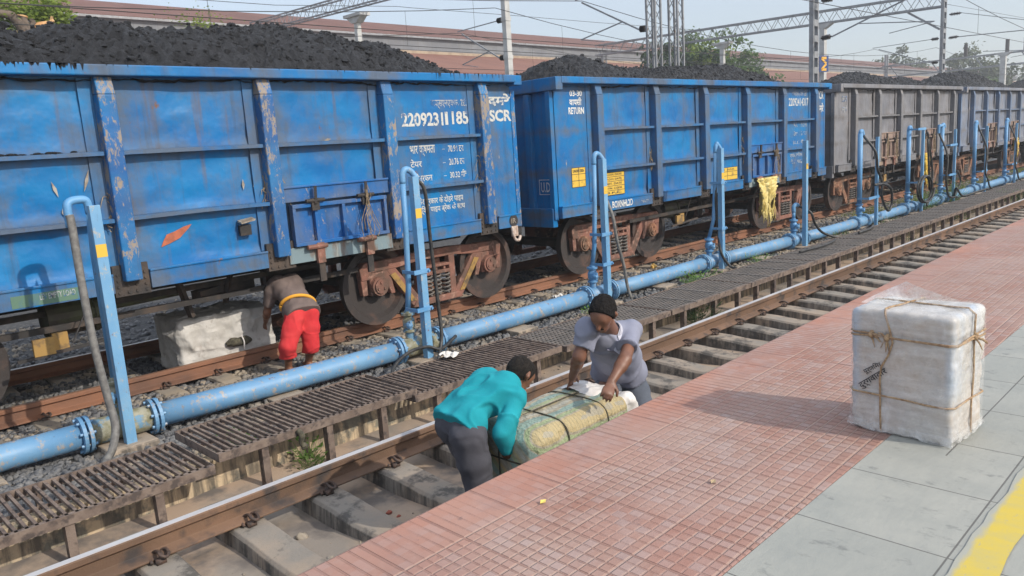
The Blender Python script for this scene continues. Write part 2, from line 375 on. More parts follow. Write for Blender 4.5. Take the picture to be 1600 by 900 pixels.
# platform
def pavers():
    """pressed tiles, 0.28 m, six by six studs; the row along the edge is ribbed only across"""
    t = NT('red_paver'); x = t.xyz()
    yb = t.math('SUBTRACT', t.math('ADD', 2.268, t.math('MULTIPLY', t.math('MINIMUM', x[0], 10.), .023)), x[1])       # distance from the edge
    T = .2785; wob = t.math('MULTIPLY', t.math('SUBTRACT', t.noise(1.1, det=3), .5), .012); yb = t.math('ADD', yb, wob); row0 = t.math('LESS_THAN', yb, T)
    def line(v, per, w):
        f = t.math('FRACT', t.math('ADD', t.math('DIVIDE', v, per), .5)); return t.ramp(t.math('ABSOLUTE', t.math('SUBTRACT', f, .5)), w/per*.35, w/per*.75, 1, 0)
    lx = line(x[0], T/6, .0075); ly = t.math('MULTIPLY', line(yb, T/6, .0075), t.math('SUBTRACT', 1., row0)); jy = line(yb, T, .010); jx = line(x[0], T, .010)
    def rnd(a, b):
        n = t.N.new('ShaderNodeTexWhiteNoise'); cv = t.N.new('ShaderNodeCombineXYZ'); t.L.new(t.math('FLOOR', t.math('DIVIDE', x[0], a)), cv.inputs[0]); t.L.new(t.math('FLOOR', t.math('DIVIDE', yb, b)), cv.inputs[1]); t.L.new(cv.outputs[0], n.inputs[0]); return n.outputs[0]
    c = t.mix(t.ramp(t.noise(1.3, det=6), .36, .66), (.285, .15, .115), (.355, .245, .205))
    c = t.mix(t.ramp(t.noise(9, det=7, rough=.7), .5, .72, 0, .6), c, (.375, .29, .255))
    c = t.mix(t.ramp(rnd(T, T), .3, 1, 0, .32), c, (.35, .165, .13)); c = t.mix(t.ramp(rnd(T/6, T/6), .5, 1, 0, .45), c, (.37, .30, .285))
    far = t.ramp(yb, .0, .42, 1, 0); c = t.mix(t.math('MULTIPLY', far, t.ramp(t.noise(2.1, det=6), .36, .62, .1, .8)), c, (.41, .185, .125))
    c = t.mix(t.math('MULTIPLY', t.ramp(t.noise(3.5, det=8, rough=.7), .57, .70), .5), c, (.24, .165, .155))
    c = t.mix(t.ramp(t.noise(.8, det=7, rough=.62), .46, .70, 0, .6), c, (.27, .19, .17)); c = t.mix(t.ramp(t.noise(14, det=8, rough=.75), .63, .68, 0, .6), c, (.17, .11, .10))
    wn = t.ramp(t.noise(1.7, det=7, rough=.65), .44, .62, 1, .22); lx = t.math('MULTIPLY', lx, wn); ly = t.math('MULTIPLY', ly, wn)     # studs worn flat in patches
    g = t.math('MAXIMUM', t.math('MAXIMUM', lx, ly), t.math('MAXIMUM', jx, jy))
    lt = t.math('MULTIPLY', t.math('MAXIMUM', ly, jy), .5); c = t.mix(lt, c, (.43, .31, .25))  # dusty grooves along x, painted lighter as if their walls caught the sun
    dk = t.math('MULTIPLY', t.math('MAXIMUM', lx, jx), t.ramp(t.noise(5, det=5), .35, .6, .25, .68)); c = t.mix(dk, c, (.23, .125, .10))  # grooves across x painted darker, groove shade put into the colour
    ck = t.math('MULTIPLY', jx, t.math('GREATER_THAN', rnd(T, T), .86)); c = t.mix(t.math('MULTIPLY', ck, .8), c, (.06, .04, .035))
    h = t.math('SUBTRACT', t.math('MULTIPLY', t.noise(60), .25), g); h = t.math('SUBTRACT', h, t.math('MULTIPLY', ck, .8))
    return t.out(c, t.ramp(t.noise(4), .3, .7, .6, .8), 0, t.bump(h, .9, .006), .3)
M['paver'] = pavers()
def slabs():
    t = NT('grey_stone_slab'); x = t.xyz()
    def line(v, off, per, w): return t.math('LESS_THAN', t.math('ABSOLUTE', t.math('SUBTRACT', t.math('FRACT', t.math('DIVIDE', t.math('SUBTRACT', v, off), per)), .5)), w/per/2)
    row = t.math('GREATER_THAN', x[1], .68)
    per = .5
    ln = t.math('MAXIMUM', line(x[0], 2.30, .505, .006), line(x[1], .42, .52, .006))
    ln2 = t.math('MULTIPLY', t.math('LESS_THAN', t.math('ABSOLUTE', t.math('SUBTRACT', x[1], .925)), .003), t.math('GREATER_THAN', x[0], 3.4))
    ln = t.math('MAXIMUM', ln, ln2)
    tile = t.N.new('ShaderNodeTexWhiteNoise'); cv = t.N.new('ShaderNodeCombineXYZ')
    t.L.new(t.math('FLOOR', t.math('DIVIDE', t.math('SUBTRACT', x[0], 2.5525), .505)), cv.inputs[0]); t.L.new(t.math('FLOOR', t.math('DIVIDE', t.math('SUBTRACT', x[1], .68), .52)), cv.inputs[1]); t.L.new(cv.outputs[0], tile.inputs[0])
    c = t.mix(t.ramp(tile.outputs[0], 0, 1), (.285, .288, .26), (.345, .342, .308))
    c = t.mix(t.ramp(t.noise(3, (1.5, .8, 1), 8, .62), .4, .7), c, (.265, .272, .25))
    c = t.mix(t.math('MULTIPLY', t.ramp(t.noise(7, (2, 1, 1), 8, .7), .585, .67), .6), c, (.13, .135, .13))
    c = t.mix(t.math('MULTIPLY', ln, .8), c, (.08, .075, .07))
    nb = t.bump(t.noise(5, (1, 2, 1), 7, .6), .3, .02); nb = t.bump(t.math('SUBTRACT', 1., ln), .6, .004, nb)
    return t.out(c, .62, 0, nb, .4)
M['slab'] = slabs()
def yellowline():
    t = NT('yellow_line_paint')
    c = t.mix(t.ramp(t.noise(6, (2, 1, 1), 8, .65), .40, .72), (.54, .405, .055), (.44, .37, .13))
    c = t.mix(t.ramp(t.noise(22, (1, 3, 1), 8, .7), .60, .66, 0, .7), c, (.32, .31, .25)); x = t.xyz()
    e = t.math('ADD', t.ramp(x[1], .615, .655), t.math('MULTIPLY', t.math('SUBTRACT', t.noise(26, (.4, 1, 1), 6), .5), 1.1)); c = t.mix(t.ramp(e, .3, .75, 0, .9), c, (.31, .32, .30)); return t.out(c, .6)
M['yline'] = yellowline()
M['concrete'] = mat('platform_concrete', (.30, .28, .25), (.18, .17, .155), 2, c3=(.1, .1, .095), sc3=3, rough=.9, bump=.3)
# pipe and stands
def pipepaint(name, a, b, c3, thr=.6):
    t = NT(name); c = t.mix(t.ramp(t.noise(2.1, det=6), .38, .64), a, b)
    c = t.mix(t.ramp(t.noise(13, (1, 1, .7), 9, .75), thr+.01, thr+.06), c, c3); c = t.mix(t.ramp(t.noise(16, det=8, rough=.7), .635, .68), c, (.19, .085, .05)); c = t.mix(t.ramp(t.noise(5, (1, 1, 1), 8, .7), .56, .72, 0, .5), c, (.26, .34, .42)); c = t.mix(t.ramp(t.noise(26, (1, 1, .2), 7, .7), .60, .70, 0, .55), c, (.09, .12, .15))
    return t.out(c, .5, 0, t.bump(t.noise(40), .2, .006))
M['pipe'] = pipepaint('pale_blue_pipe_paint', (.105, .245, .42), (.15, .30, .46), (.32, .29, .26), .545)
M['post'] = pipepaint('pale_blue_post_paint', (.12, .29, .49), (.17, .35, .53), (.33, .35, .35), .57)
M['riser'] = pipepaint('blue_riser_paint', (.09, .26, .49), (.14, .32, .53), (.30, .33, .34), .59)
M['brass'] = mat('scaled_valve', (.20, .19, .115), (.32, .31, .24), 14, c3=(.13, .25, .36), sc3=9, lo3=.54, hi3=.6, rough=.7, bump=.4)
M['hose_grey'] = mat('grey_rubber_hose', (.17, .165, .155), (.11, .105, .1), 20, rough=.65)
M['hose_black'] = mat('black_rubber_hose', (.018, .018, .018), (.045, .044, .042), 12, rough=.5)
M['grate'] = mat('rusty_grate_steel', (.14, .102, .082), (.20, .152, .122), 8, c3=(.075, .057, .05), sc3=15, lo3=.5, hi3=.62, rough=.85, bump=.3)
M['grate_dark'] = mat('dark_grate_steel', (.11, .10, .092), (.155, .135, .12), 8, rough=.75, bump=.2)
# people and cloth
def cloth(name, a, b, sc=30, rough=.9, weave=0):
    t = NT(name); c = t.mix(t.ramp(t.noise(sc*.15, det=5), .35, .68), a, b)
    nb = t.bump(t.noise(sc*10, det=2), .15, .002); nb = t.bump(t.noise(sc*.6, det=4), .25, .012, nb)
    return t.out(c, rough, 0, nb, .25)
M['skin'] = mat('brown_skin', (.20, .088, .048), (.155, .066, .037), 14, rough=.5, bump=.08, bsc=160)
M['skin2'] = mat('dark_brown_skin', (.185, .085, .052), (.15, .068, .042), 14, rough=.5, bump=.08, bsc=160)
M['hair'] = mat('black_hair', (.007, .006, .006), (.014, .012, .011), 60, rough=.85, bump=.9, bsc=150, bst=(1, 1, .5), spec=.15)
M['hair_short'] = mat('cropped_black_hair', (.014, .012, .011), (.026, .022, .019), 70, rough=.85, spec=.15, bump=.8, bsc=260)
M['teal'] = cloth('teal_cotton', (.010, .245, .295), (.018, .305, .36))
M['shirt_grey_dark'] = cloth('lilac_grey_dark', (.17, .17, .225), (.20, .20, .26))  # shirt cloth tinted darker, to outline placket and pocket flaps
M['collar'] = cloth('pale_collar', (.42, .42, .48), (.46, .46, .52))
M['shirt_grey'] = cloth('lilac_grey_cotton', (.20, .21, .275), (.24, .25, .315))
M['tee'] = cloth('dusty_brown_tee', (.115, .088, .080), (.165, .125, .112))
M['red'] = cloth('red_shorts', (.50, .03, .035), (.58, .05, .05))
M['trouser'] = cloth('charcoal_trousers', (.060, .060, .072), (.085, .083, .098))
M['jeans'] = cloth('grey_jeans', (.085, .098, .125), (.125, .14, .17))
M['gamcha'] = cloth('mustard_scarf', (.66, .30, .03), (.70, .36, .06))
M['eye'] = mat('eye', (.5, .47, .43)); M['iris'] = mat('iris', (.012, .008, .006), rough=.2)
M['lip'] = mat('lip', (.16, .06, .045))
M['button'] = mat('shirt_button', (.12, .12, .14), rough=.4)
M['sandal'] = mat('rubber_sandal', (.05, .045, .045), rough=.7)
def bale():
    t = NT('woven_plastic_sheet'); x = t.obj()
    sep = t.N.new('ShaderNodeSeparateXYZ'); t.L.new(x, sep.inputs[0])
    wv = t.math('ADD', sep.outputs[0], t.math('MULTIPLY', t.noise(3, vec=x, det=2), .09))
    def band(per, off, w):
        return t.math('LESS_THAN', t.math('ABSOLUTE', t.math('SUBTRACT', t.math('FRACT', t.math('DIVIDE', t.math('ADD', v, off), per)), .5)), w/per/2)
    v = t.math('ADD', t.math('ADD', sep.outputs[1], t.math('MULTIPLY', sep.outputs[2], -1.)), t.math('MULTIPLY', t.noise(3.5, vec=x, det=3), .06))
    c = t.mix(t.ramp(t.noise(4, vec=x), .3, .7), (.50, .45, .34), (.41, .36, .26))
    c = t.mix(t.math('MULTIPLY', band(.24, .02, .06), .65), c, (.22, .42, .40)); c = t.mix(t.math('MULTIPLY', band(.24, .075, .035), .55), c, (.32, .46, .20))
    c = t.mix(t.math('MULTIPLY', band(.24, .12, .03), .4), c, (.66, .47, .13)); c = t.mix(t.math('MULTIPLY', band(.24, .18, .035), .6), c, (.52, .52, .46))
    vs = t.math('ABSOLUTE', t.math('SUBTRACT', t.math('FRACT', t.math('DIVIDE', wv, .03)), .5))
    c = t.mix(t.ramp(vs, .36, .5, 0, .5), c, (.22, .20, .14))
    return t.out(c, .55, 0, t.bump(t.noise(9, vec=t.obj((1.4, 1, 1)), det=8, rough=.65), 1., .06))
M['bale'] = bale()
M['sackcloth'] = mat('white_sack', (.52, .50, .47), (.42, .40, .37), 5, c3=(.36, .33, .30), sc3=9, lo3=.58, hi3=.66, rough=.8, bump=1., bsc=13)
M['whiteplastic'] = mat('white_plastic_sheet', (.74, .71, .68), (.62, .58, .55), 5, rough=.45, bump=.5, bsc=16)
def wrapped():
    t = NT('film_wrapped_parcel'); x = t.obj()
    c = t.mix(t.ramp(t.noise(2.6, vec=x), .36, .66), (.40, .385, .37), (.45, .385, .32))
    c = t.mix(t.ramp(t.noise(38, vec=t.obj((.12, .12, 1)), det=5), .45, .68, 0, .55), c, (.60, .585, .57))
    c = t.mix(t.ramp(t.noise(5, vec=t.obj((1, 1, .35)), det=8, rough=.7), .56, .68, 0, .75), c, (.62, .63, .64))
    o = t.N.new('ShaderNodeSeparateXYZ'); t.L.new(x, o.inputs[0]); ed = t.math('MINIMUM', t.math('ABSOLUTE', t.math('ADD', o.outputs[1], .20)), t.math('ABSOLUTE', t.math('SUBTRACT', o.outputs[1], .21)))
    c = t.mix(t.math('MULTIPLY', t.ramp(ed, .0, .035, 1, 0), t.ramp(t.noise(6, vec=t.obj((1, 1, .4)), det=6), .42, .6, 0, .75)), c, (.33, .42, .54))
    nb = t.bump(t.noise(30, vec=t.obj((.2, .2, 1)), det=6), .35, .01); nb = t.bump(t.noise(7, vec=t.obj((1, 1, .5)), det=7, rough=.65), .4, .02, nb)
    return t.out(c, t.ramp(t.noise(9, vec=x, det=6), .4, .65, .16, .5), 0, nb, .6)
M['wrapped'] = wrapped()
M['bluefoam'] = mat('blue_tinted_film', (.40, .50, .64), (.50, .56, .64), 12, rough=.3, bump=.4, bsc=30)
def film(a=.12, b=.62):
    t = NT('clear_plastic_film'); tr = t.N.new('ShaderNodeBsdfTransparent'); mx = t.N.new('ShaderNodeMixShader')
    f = t.ramp(t.noise(14, det=7, rough=.7), .40, .72, a, b); t.out((.80, .80, .79), .25, 0, t.bump(t.noise(18, det=6), .7, .02))
    t.L.new(f, mx.inputs[0]); t.L.new(tr.outputs[0], mx.inputs[1]); t.L.new(t.b.outputs[0], mx.inputs[2]); t.L.new(mx.outputs[0], t.N['Material Output'].inputs[0]); return t.m
M['film'] = film(); M['film2'] = film(.02, .34); M['film3'] = film(.25, .8)
M['rope'] = mat('jute_rope', (.42, .29, .17), (.27, .17, .10), 60, rough=.95, bump=.6, bsc=200)
M['cord'] = mat('dark_cord', (.05, .045, .032), (.10, .09, .06), 40, rough=.9)
M['ink'] = mat('marker_ink', (.015, .015, .02))
M['ycloth'] = mat('torn_yellow_sheet', (.62, .48, .13), (.74, .62, .28), 9, .4, .65, (1, 1, .3), rough=.6, bump=.6, bsc=28, bst=(2, 2, .4))
M['ycloth2'] = mat('bright_yellow_rag', (.70, .42, .03), (.62, .48, .12), 9, rough=.7, bump=.5, bsc=28)
# background
def roofmat(name, a, b, rust):
    t = NT(name); x = t.xyz()
    c = t.mix(t.ramp(t.noise(.35, (1, .6, .6), 6), .38, .62), a, b); c = t.mix(t.ramp(t.noise(1.6, (1, .12, .2), 7, .65), .52, .68, 0, .8), c, rust)
    c = t.mix(t.ramp(t.noise(2.2, (1.2, .05, .1), 8, .7), .62, .66, 0, .75), c, (.30, .21, .15))
    ln = t.math('LESS_THAN', t.math('FRACT', t.math('DIVIDE', x[0], 1.05)), .05); c = t.mix(t.math('MULTIPLY', ln, .4), c, (.1, .06, .05))
    w = t.math('SINE', t.math('MULTIPLY', x[0], 42.)); return t.out(c, .75, 0, t.bump(w, .5, .03))
M['roof_rust'] = roofmat('rusted_corrugated_roof', (.125, .05, .033), (.165, .07, .048), (.125, .06, .045))
M['roof_low'] = roofmat('orange_rusted_roof', (.185, .074, .046), (.225, .098, .062), (.17, .08, .055))
def cladding():
    t = NT('grey_shed_cladding'); x = t.xyz(); f = t.math('FRACT', t.math('DIVIDE', x[0], 1.45))
    c = t.mix(t.ramp(t.noise(.8, det=6), .4, .65), (.145, .153, .168), (.19, .20, .215)); c = t.mix(t.math('MULTIPLY', t.math('LESS_THAN', f, .05), .55), c, (.13, .13, .135))
    c = t.mix(t.ramp(t.noise(5, (1, 1, .1), 6), .55, .7, 0, .5), c, (.17, .16, .155)); return t.out(c, .75)
M['clad'] = cladding()
M['cream'] = mat('cream_band', (.36, .28, .20), (.28, .21, .15), 2)
M['galv'] = mat('weathered_galvanised_steel', (.27, .28, .295), (.20, .205, .215), 4, .4, .65, c3=(.17, .13, .10), sc3=8, lo3=.62, hi3=.68, rough=.55, metal=.25)
M['conc_mast'] = mat('pale_concrete_mast', (.47, .47, .46), (.38, .38, .37), 2, rough=.8)
M['insul'] = mat('brown_porcelain', (.022, .015, .013), rough=.3)
M['wire'] = mat('copper_wire', (.05, .048, .046), rough=.5, metal=.5)
M['signblue'] = mat('blue_sign_face', (.012, .045, .17), rough=.5); M['signyel'] = mat('yellow_sign_arrow', (.75, .40, .04), rough=.5)
def leaf(name, a, b, tr=.35):
    t = NT(name); c = t.mix(t.ramp(t.noise(1.4, det=4), .35, .65), a, b); t.out(c, .6, spec=.3)
    d = t.N.new('ShaderNodeBsdfTranslucent'); mx = t.N.new('ShaderNodeMixShader'); mx.inputs[0].default_value = tr
    t.L.new(c, d.inputs[0]); t.L.new(t.b.outputs[0], mx.inputs[1]); t.L.new(d.outputs[0], mx.inputs[2]); t.L.new(mx.outputs[0], t.N['Material Output'].inputs[0]); return t.m
M['leaf_dark'] = leaf('dark_foliage', (.028, .062, .018), (.055, .10, .026))
M['leaf_mid'] = leaf('mid_foliage', (.06, .115, .025), (.10, .16, .035))
M['leaf_lime'] = leaf('lime_foliage', (.14, .21, .028), (.21, .26, .05))
M['leaf_olive'] = leaf('olive_foliage', (.06, .08, .03), (.10, .115, .05))
M['leaf_bright'] = leaf('bright_weed', (.085, .20, .03), (.15, .27, .05))
M['bark'] = mat('brown_bark', (.15, .115, .09), (.09, .07, .055), 9, rough=.9, bump=.6, bsc=30, bst=(1, 1, .3))
M['cutwood'] = mat('fresh_cut_wood', (.48, .25, .10), (.58, .36, .18), 6, rough=.8)
M['litter'] = mat('paper_litter', (.6, .58, .55), (.45, .43, .4), 20, rough=.7)
M['brick'] = mat('brick_chip', (.30, .08, .05), rough=.9)
M['potyellow'] = mat('yellow_lump', (.66, .36, .06), (.6, .42, .15), 20, rough=.6)
# ------------------------------------------------------------------ light and sky
SC.view_settings.view_transform = 'Standard'; SC.view_settings.look = 'None'; SC.view_settings.exposure = EXPO; SC.view_settings.gamma = 1
try: SC.view_settings.use_curve_mapping = False
except Exception: pass
W = bpy.data.worlds.new('World'); SC.world = W; W.use_nodes = True
wt = W.node_tree; sky = wt.nodes.new('ShaderNodeTexSky'); sky.sky_type = 'NISHITA'; sky.sun_disc = False
SUN = nrm((.20, -.80, .56)); ELEV = math.asin(SUN[2]); AZ = math.atan2(SUN[0], SUN[1])
sky.sun_elevation = ELEV; sky.sun_rotation = AZ; sky.air_density = 1.0; sky.dust_density = 2.0; sky.ozone_density = 1.2; sky.altitude = 0
hz = wt.nodes.new('ShaderNodeMix'); hz.data_type = 'RGBA'; hz.inputs[0].default_value = .6; hz.inputs[7].default_value = (3, 3, 3, 1)   # thin white veil of summer haze over the clear sky
tcw = wt.nodes.new('ShaderNodeTexCoord'); spw = wt.nodes.new('ShaderNodeSeparateXYZ'); wt.links.new(tcw.outputs['Generated'], spw.inputs[0])
mrw = wt.nodes.new('ShaderNodeMapRange'); mrw.inputs[1].default_value = .12; mrw.inputs[2].default_value = .75; mrw.inputs[3].default_value = 1.; mrw.inputs[4].default_value = 2.1; wt.links.new(spw.outputs[2], mrw.inputs[0])   # the veil is brighter overhead
vmw = wt.nodes.new('ShaderNodeVectorMath'); vmw.operation = 'SCALE'; vmw.inputs[0].default_value = (2.6, 2.74, 2.98); wt.links.new(mrw.outputs[0], vmw.inputs['Scale']); wt.links.new(vmw.outputs[0], hz.inputs[7])
wt.links.new(sky.outputs[0], hz.inputs[6]); wt.links.new(hz.outputs[2], wt.nodes['Background'].inputs[0]); wt.nodes['Background'].inputs[1].default_value = SKYS
sd = bpy.data.lights.new('sun', 'SUN'); sd.energy = SUNS; sd.angle = R(.6); sd.color = (1, .93, .82)
so = bpy.data.objects.new('sun', sd); COL.objects.link(so); so.rotation_euler = Vector(SUN).to_track_quat('Z', 'Y').to_euler()

# ------------------------------------------------------------------ ground, platform, track beds
g = G(); g.box(-400, 900, -60, 900, -1.2, -.55); struct('ground', g, M['ground'])
def edge(x): return 2.27+.023*min(x, 10)
XS = [-8, -2, 0, 2, 4, 6, 8, 10, 30, 120]
def plat(y0, z0, z1, off, y1=None):
    g = G(); n = len(XS); v = []
    for x in XS:
        yb = edge(x)-off if y1 is None else y1
        v += [(x, y0, z0), (x, yb, z0), (x, yb, z1), (x, y0, z1)]
    f = [(0, 1, 2, 3), tuple(4*(n-1)+i for i in (3, 2, 1, 0))]
    for k in range(n-1):
        for i in range(4): f.append((4*k+i, 4*(k+1)+i, 4*(k+1)+(i+1) % 4, 4*k+(i+1) % 4))
    return g.add(v, f)
struct('platform_base', plat(-9, -.5, .735, .07), M['concrete'])
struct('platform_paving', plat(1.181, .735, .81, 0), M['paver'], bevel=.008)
g = G(); g.box(-8, 120, -9, 1.179, .735, .811); struct('platform_slabs', g, M['slab'])
g = G(); n = 90; xx = np.linspace(-6, 90, n)
xx = np.unique(np.concatenate([np.linspace(-4, 8, 120), np.linspace(8, 90, 60)]))
ya = .655+.012*vnoise(np.stack([xx*9, xx*0, xx*0], 1))+.006*vnoise(np.stack([xx*41, xx*0, xx*0], 1), 5); yb = .528+.010*vnoise(np.stack([xx*8, xx*0+3, xx*0], 1), 2)
g.sheet(np.stack([xx, xx]), np.stack([yb, ya]), np.full((2, len(xx)), .8155)); struct('yellow_line', g, M['yline'])
# near track: washable concrete apron
def terrain(x, y, zf): 
    X, Y = np.meshgrid(x, y); return X, Y, zf(X, Y)
def gridx(a, b, near): return np.unique(np.concatenate([np.arange(a, near, .09), np.geomspace(near-a+1, b-a+1, 90)-1+a]))
def za(X, Y):
    P = np.stack([X*1.1, Y*1.3, X*0], -1); Q = np.stack([X*4, Y*4, X*0], -1)
    return -.305+.022*vnoise(P, 3)+.008*vnoise(Q, 4)+.035*np.clip((Y-5.25)/.45, 0, 1)
g = G(); g.sheet(*terrain(gridx(-6, 120, 8), np.arange(1.9, 5.81, .09), za)); struct('track_apron', g, M['apron'], smooth=True)
# far track: ballast
def zb(X, Y):
    P = np.stack([X*1.2, Y*1.2, X*0], -1); Q = np.stack([X*6, Y*6, X*0], -1)
    prof = np.interp(Y, [5.8, 6.3, 7.7, 8.15, 8.5, 9.57, 10.6, 11.1, 12.2, 13.4, 15, 16, 24], [-.20, -.235, -.235, -.20, -.225, -.235, -.225, -.20, -.42, -.50, -.5, -.52, -.54])
    return prof+.02*vnoise(P, 7)+.012*vnoise(Q, 8)
g = G(); g.sheet(*terrain(gridx(-8, 140, 12), np.concatenate([np.arange(5.84, 11.6, .09), np.arange(11.7, 24, .5)]), zb)); struct('ballast_bed', g, M['ballast'], smooth=True)
# loose stones (nobody could count them)
def stones(name, n, sample, size, m):
    base = G(); base.ell((0, 0, 0), 1, 6, 4); bv = np.vstack(base.v); bf = np.array([q for q in base.f])
    xy = sample(n); n = len(xy); z = zb(xy[:, 0], xy[:, 1]); s = size(n, xy)
    A = rng.uniform(0, 2*PI, (n, 3)); ca, sa = np.cos(A), np.sin(A)
    v = bv[None]*(1+rng.uniform(-.34, .34, (n, len(bv), 1)))*(s[:, None, None]*np.stack([rng.uniform(.7, 1.25, n), rng.uniform(.6, 1.1, n), rng.uniform(.4, .8, n)], 1)[:, None, :])
    x, y = v[..., 0]*ca[:, :1]-v[..., 1]*sa[:, :1], v[..., 0]*sa[:, :1]+v[..., 1]*ca[:, :1]; zz = v[..., 2]
    y, zz = y*np.cos(A[:, 1:2]*.15)-zz*np.sin(A[:, 1:2]*.15), y*np.sin(A[:, 1:2]*.15)+zz*np.cos(A[:, 1:2]*.15)
    V_ = np.stack([x+xy[:, :1], y+xy[:, 1:2], zz+(z+s*.22)[:, None]], -1).reshape(-1, 3)
    F_ = (bf[None]+(np.arange(n)*len(bv))[:, None, None]).reshape(-1, 4)
    me = bpy.data.meshes.new(name); me.vertices.add(len(V_)); me.vertices.foreach_set('co', V_.ravel())
    me.loops.add(F_.size); me.loops.foreach_set('vertex_index', F_.ravel().astype(np.int32)); me.polygons.add(len(F_))
    me.polygons.foreach_set('loop_start', np.arange(0, F_.size, 4, dtype=np.int32)); me.update(calc_edges=True); me.validate()
    o = bpy.data.objects.new(name, me); COL.objects.link(o); me.materials.append(m); o['kind'] = 'stuff'; return o
def smp(x0, x1, y0, y1, pw=1.7):
    def f(n):
        u = rng.random(n)**pw; return np.stack([x0+(x1-x0)*u, rng.uniform(y0, y1, n)], 1)
    return f
stones('ballast_stones', 30000, smp(.2, 34, 5.92, 8.75), lambda n, q: rng.uniform(.016, .042, n)*(1+q[:, 0]*.012), M['stone'])
stones('ballast_stones', 15000, smp(.2, 34, 8.75, 11.6), lambda n, q: rng.uniform(.018, .042, n)*(1+q[:, 0]*.012), M['stone'])
stones('ballast_stones', 2600, smp(.2, 30, 7.5, 8.6), lambda n, q: rng.uniform(.018, .045, n)*(1+q[:, 0]*.012), M['stone_tan'])

stones('ballast_stones', 7000, smp(.5, 40, 11.6, 16.5, 1.3), lambda n, q: rng.uniform(.025, .06, n)*(1+q[:, 0]*.012), M['stone'])
# ------------------------------------------------------------------ rails, sleepers, clips
def rail(name, y, body, topm, label, side):
    """y: the gauge face; side: +1 when the head lies towards +y"""
    c = y+side*.036; pr = [(-.036, -.004), (-.036, -.042), (-.010, -.056), (-.009, -.13), (-.075, -.158), (-.075, -.172), (.075, -.172), (.075, -.158), (.009, -.13), (.010, -.056), (.036, -.042), (.036, -.004), (.028, 0), (-.028, 0)]
    t = thing(name, label, 'rail', (20, c, -.172), 'running rails of the two tracks')
    g = G(); g.prism([(c+a, b) for a, b in pr], 'x', -9, 150); part('rail_section', g, body, t, bevel=.004)
    g = G(); g.box(-9, 150, c-.0265, c+.0265, -.004, .0025); part('running_surface', g, topm, t); return t
rail('rail', 4.81, M['rail'], M['railtop'], 'near brown rail with polished silver head beside the grating walkway', 1)
rail('rail', 3.134, M['rail'], M['railtop'], 'rail of the near track hidden below the brick platform edge', -1)
rail('rail', 8.735, M['rail_rust'], M['railtop_rust'], 'rusty orange rail under the near wheels of the coal wagons', -1)
rail('rail', 10.411, M['rail_rust'], M['railtop'], 'shadowed far rail under the wagons behind the white sack', 1)
def clip_bm(g, x, y, z, s):
    """spring clip: two loops curling over the rail foot"""
    p = [(x-.05, y-s*.01, z+.0), (x-.045, y+s*.05, z+.012), (x-.012, y+s*.066, z+.03), (x+.0, y+s*.02, z+.052), (x-.006, y-s*.035, z+.046), (x+.022, y-s*.05, z+.028), (x+.05, y-s*.02, z+.03), (x+.056, y+s*.035, z+.04), (x+.036, y+s*.062, z+.028), (x+.02, y+s*.02, z+.012)]
    g.tube(p, .011, 6, smooth=3)
def sleeper_proto(label, cat, group, yc, m, seats, hz, half, wt=.12, wb=.145):
    t = thing('sleeper', label, cat, (0, yc, hz-.2), group)
    g = G(); ys = [-half, -half+.12, -.95, -.62, -.3, .3, .62, .95, half-.12, half]; dz = [-.02, 0, 0, -.01, -.035, -.035, -.01, 0, 0, -.02]
    v = []; f = []
    for i, y in enumerate(ys):
        j = .004*math.sin(i*7.3); v += [(-wb, yc+y, hz-.24), (wb, yc+y, hz-.24), (wt+.006+j, yc+y, hz-.022+dz[i]), (wt-.014, yc+y, hz+dz[i]), (-wt+.014, yc+y, hz+dz[i]), (-wt-.006+j, yc+y, hz-.022+dz[i])]
    n = len(ys); f = [(5, 4, 3, 2, 1, 0), tuple(6*(n-1)+i for i in range(6))]
    for k in range(n-1):
        for i in range(6): f.append((6*k+i, 6*k+(i+1) % 6, 6*(k+1)+(i+1) % 6, 6*(k+1)+i))
    g.add(v, f); part('sleeper_block', g, m, t, bevel=.006)
    for y in seats:
        for s in (-1, 1):
            g = G(); clip_bm(g, 0, y+s*.088, hz+.012, -s); g.box(-.03, .03, y+s*.10-.02, y+s*.10+.02, hz-.01, hz+.028); part('rail_clip', g, M['clip'], t, smooth=True)
    return t
near = sleeper_proto('grimy stained concrete sleeper set in the apron of the near track', 'sleeper', 'concrete sleepers of the near track', 3.972, M['sleeper'], (4.846,), -.182, 1.37)
k0 = 0
for k in range(-5, 46):
    x = 3.29+.6*k; loc = (x, 3.972, -.382)
    o = near if k == -5 else copy_tree(near, loc)
    if k == -5: o.location = loc
far = sleeper_proto('dusty concrete sleeper end in the ballast under the coal train', 'sleeper', 'concrete sleepers of the wagon track', 9.573, M['sleeper2'], (8.699,), -.182, 1.39)
for k in range(-13, 50):
    loc = (8.41+.597*k, 9.573, -.382)
    if k == -13: far.location = loc
    else: copy_tree(far, loc)

def smp2(n):
    u = rng.random(n)**1.3; q = np.stack([.6+16*u, rng.uniform(2.5, 5.7, n)], 1); return q[vnoise(np.stack([q[:, 0]*2.3, q[:, 1]*2.3, q[:, 0]*0], 1), 31) > .05]
zb_old = zb; zb = lambda X, Y: za(X, Y)
stones('apron_grit', 2600, smp2, lambda n, q: rng.uniform(.003, .013, n)*(1+2.2*(rng.random(n) > .95)), M['stone_tan'])
zb = zb_old
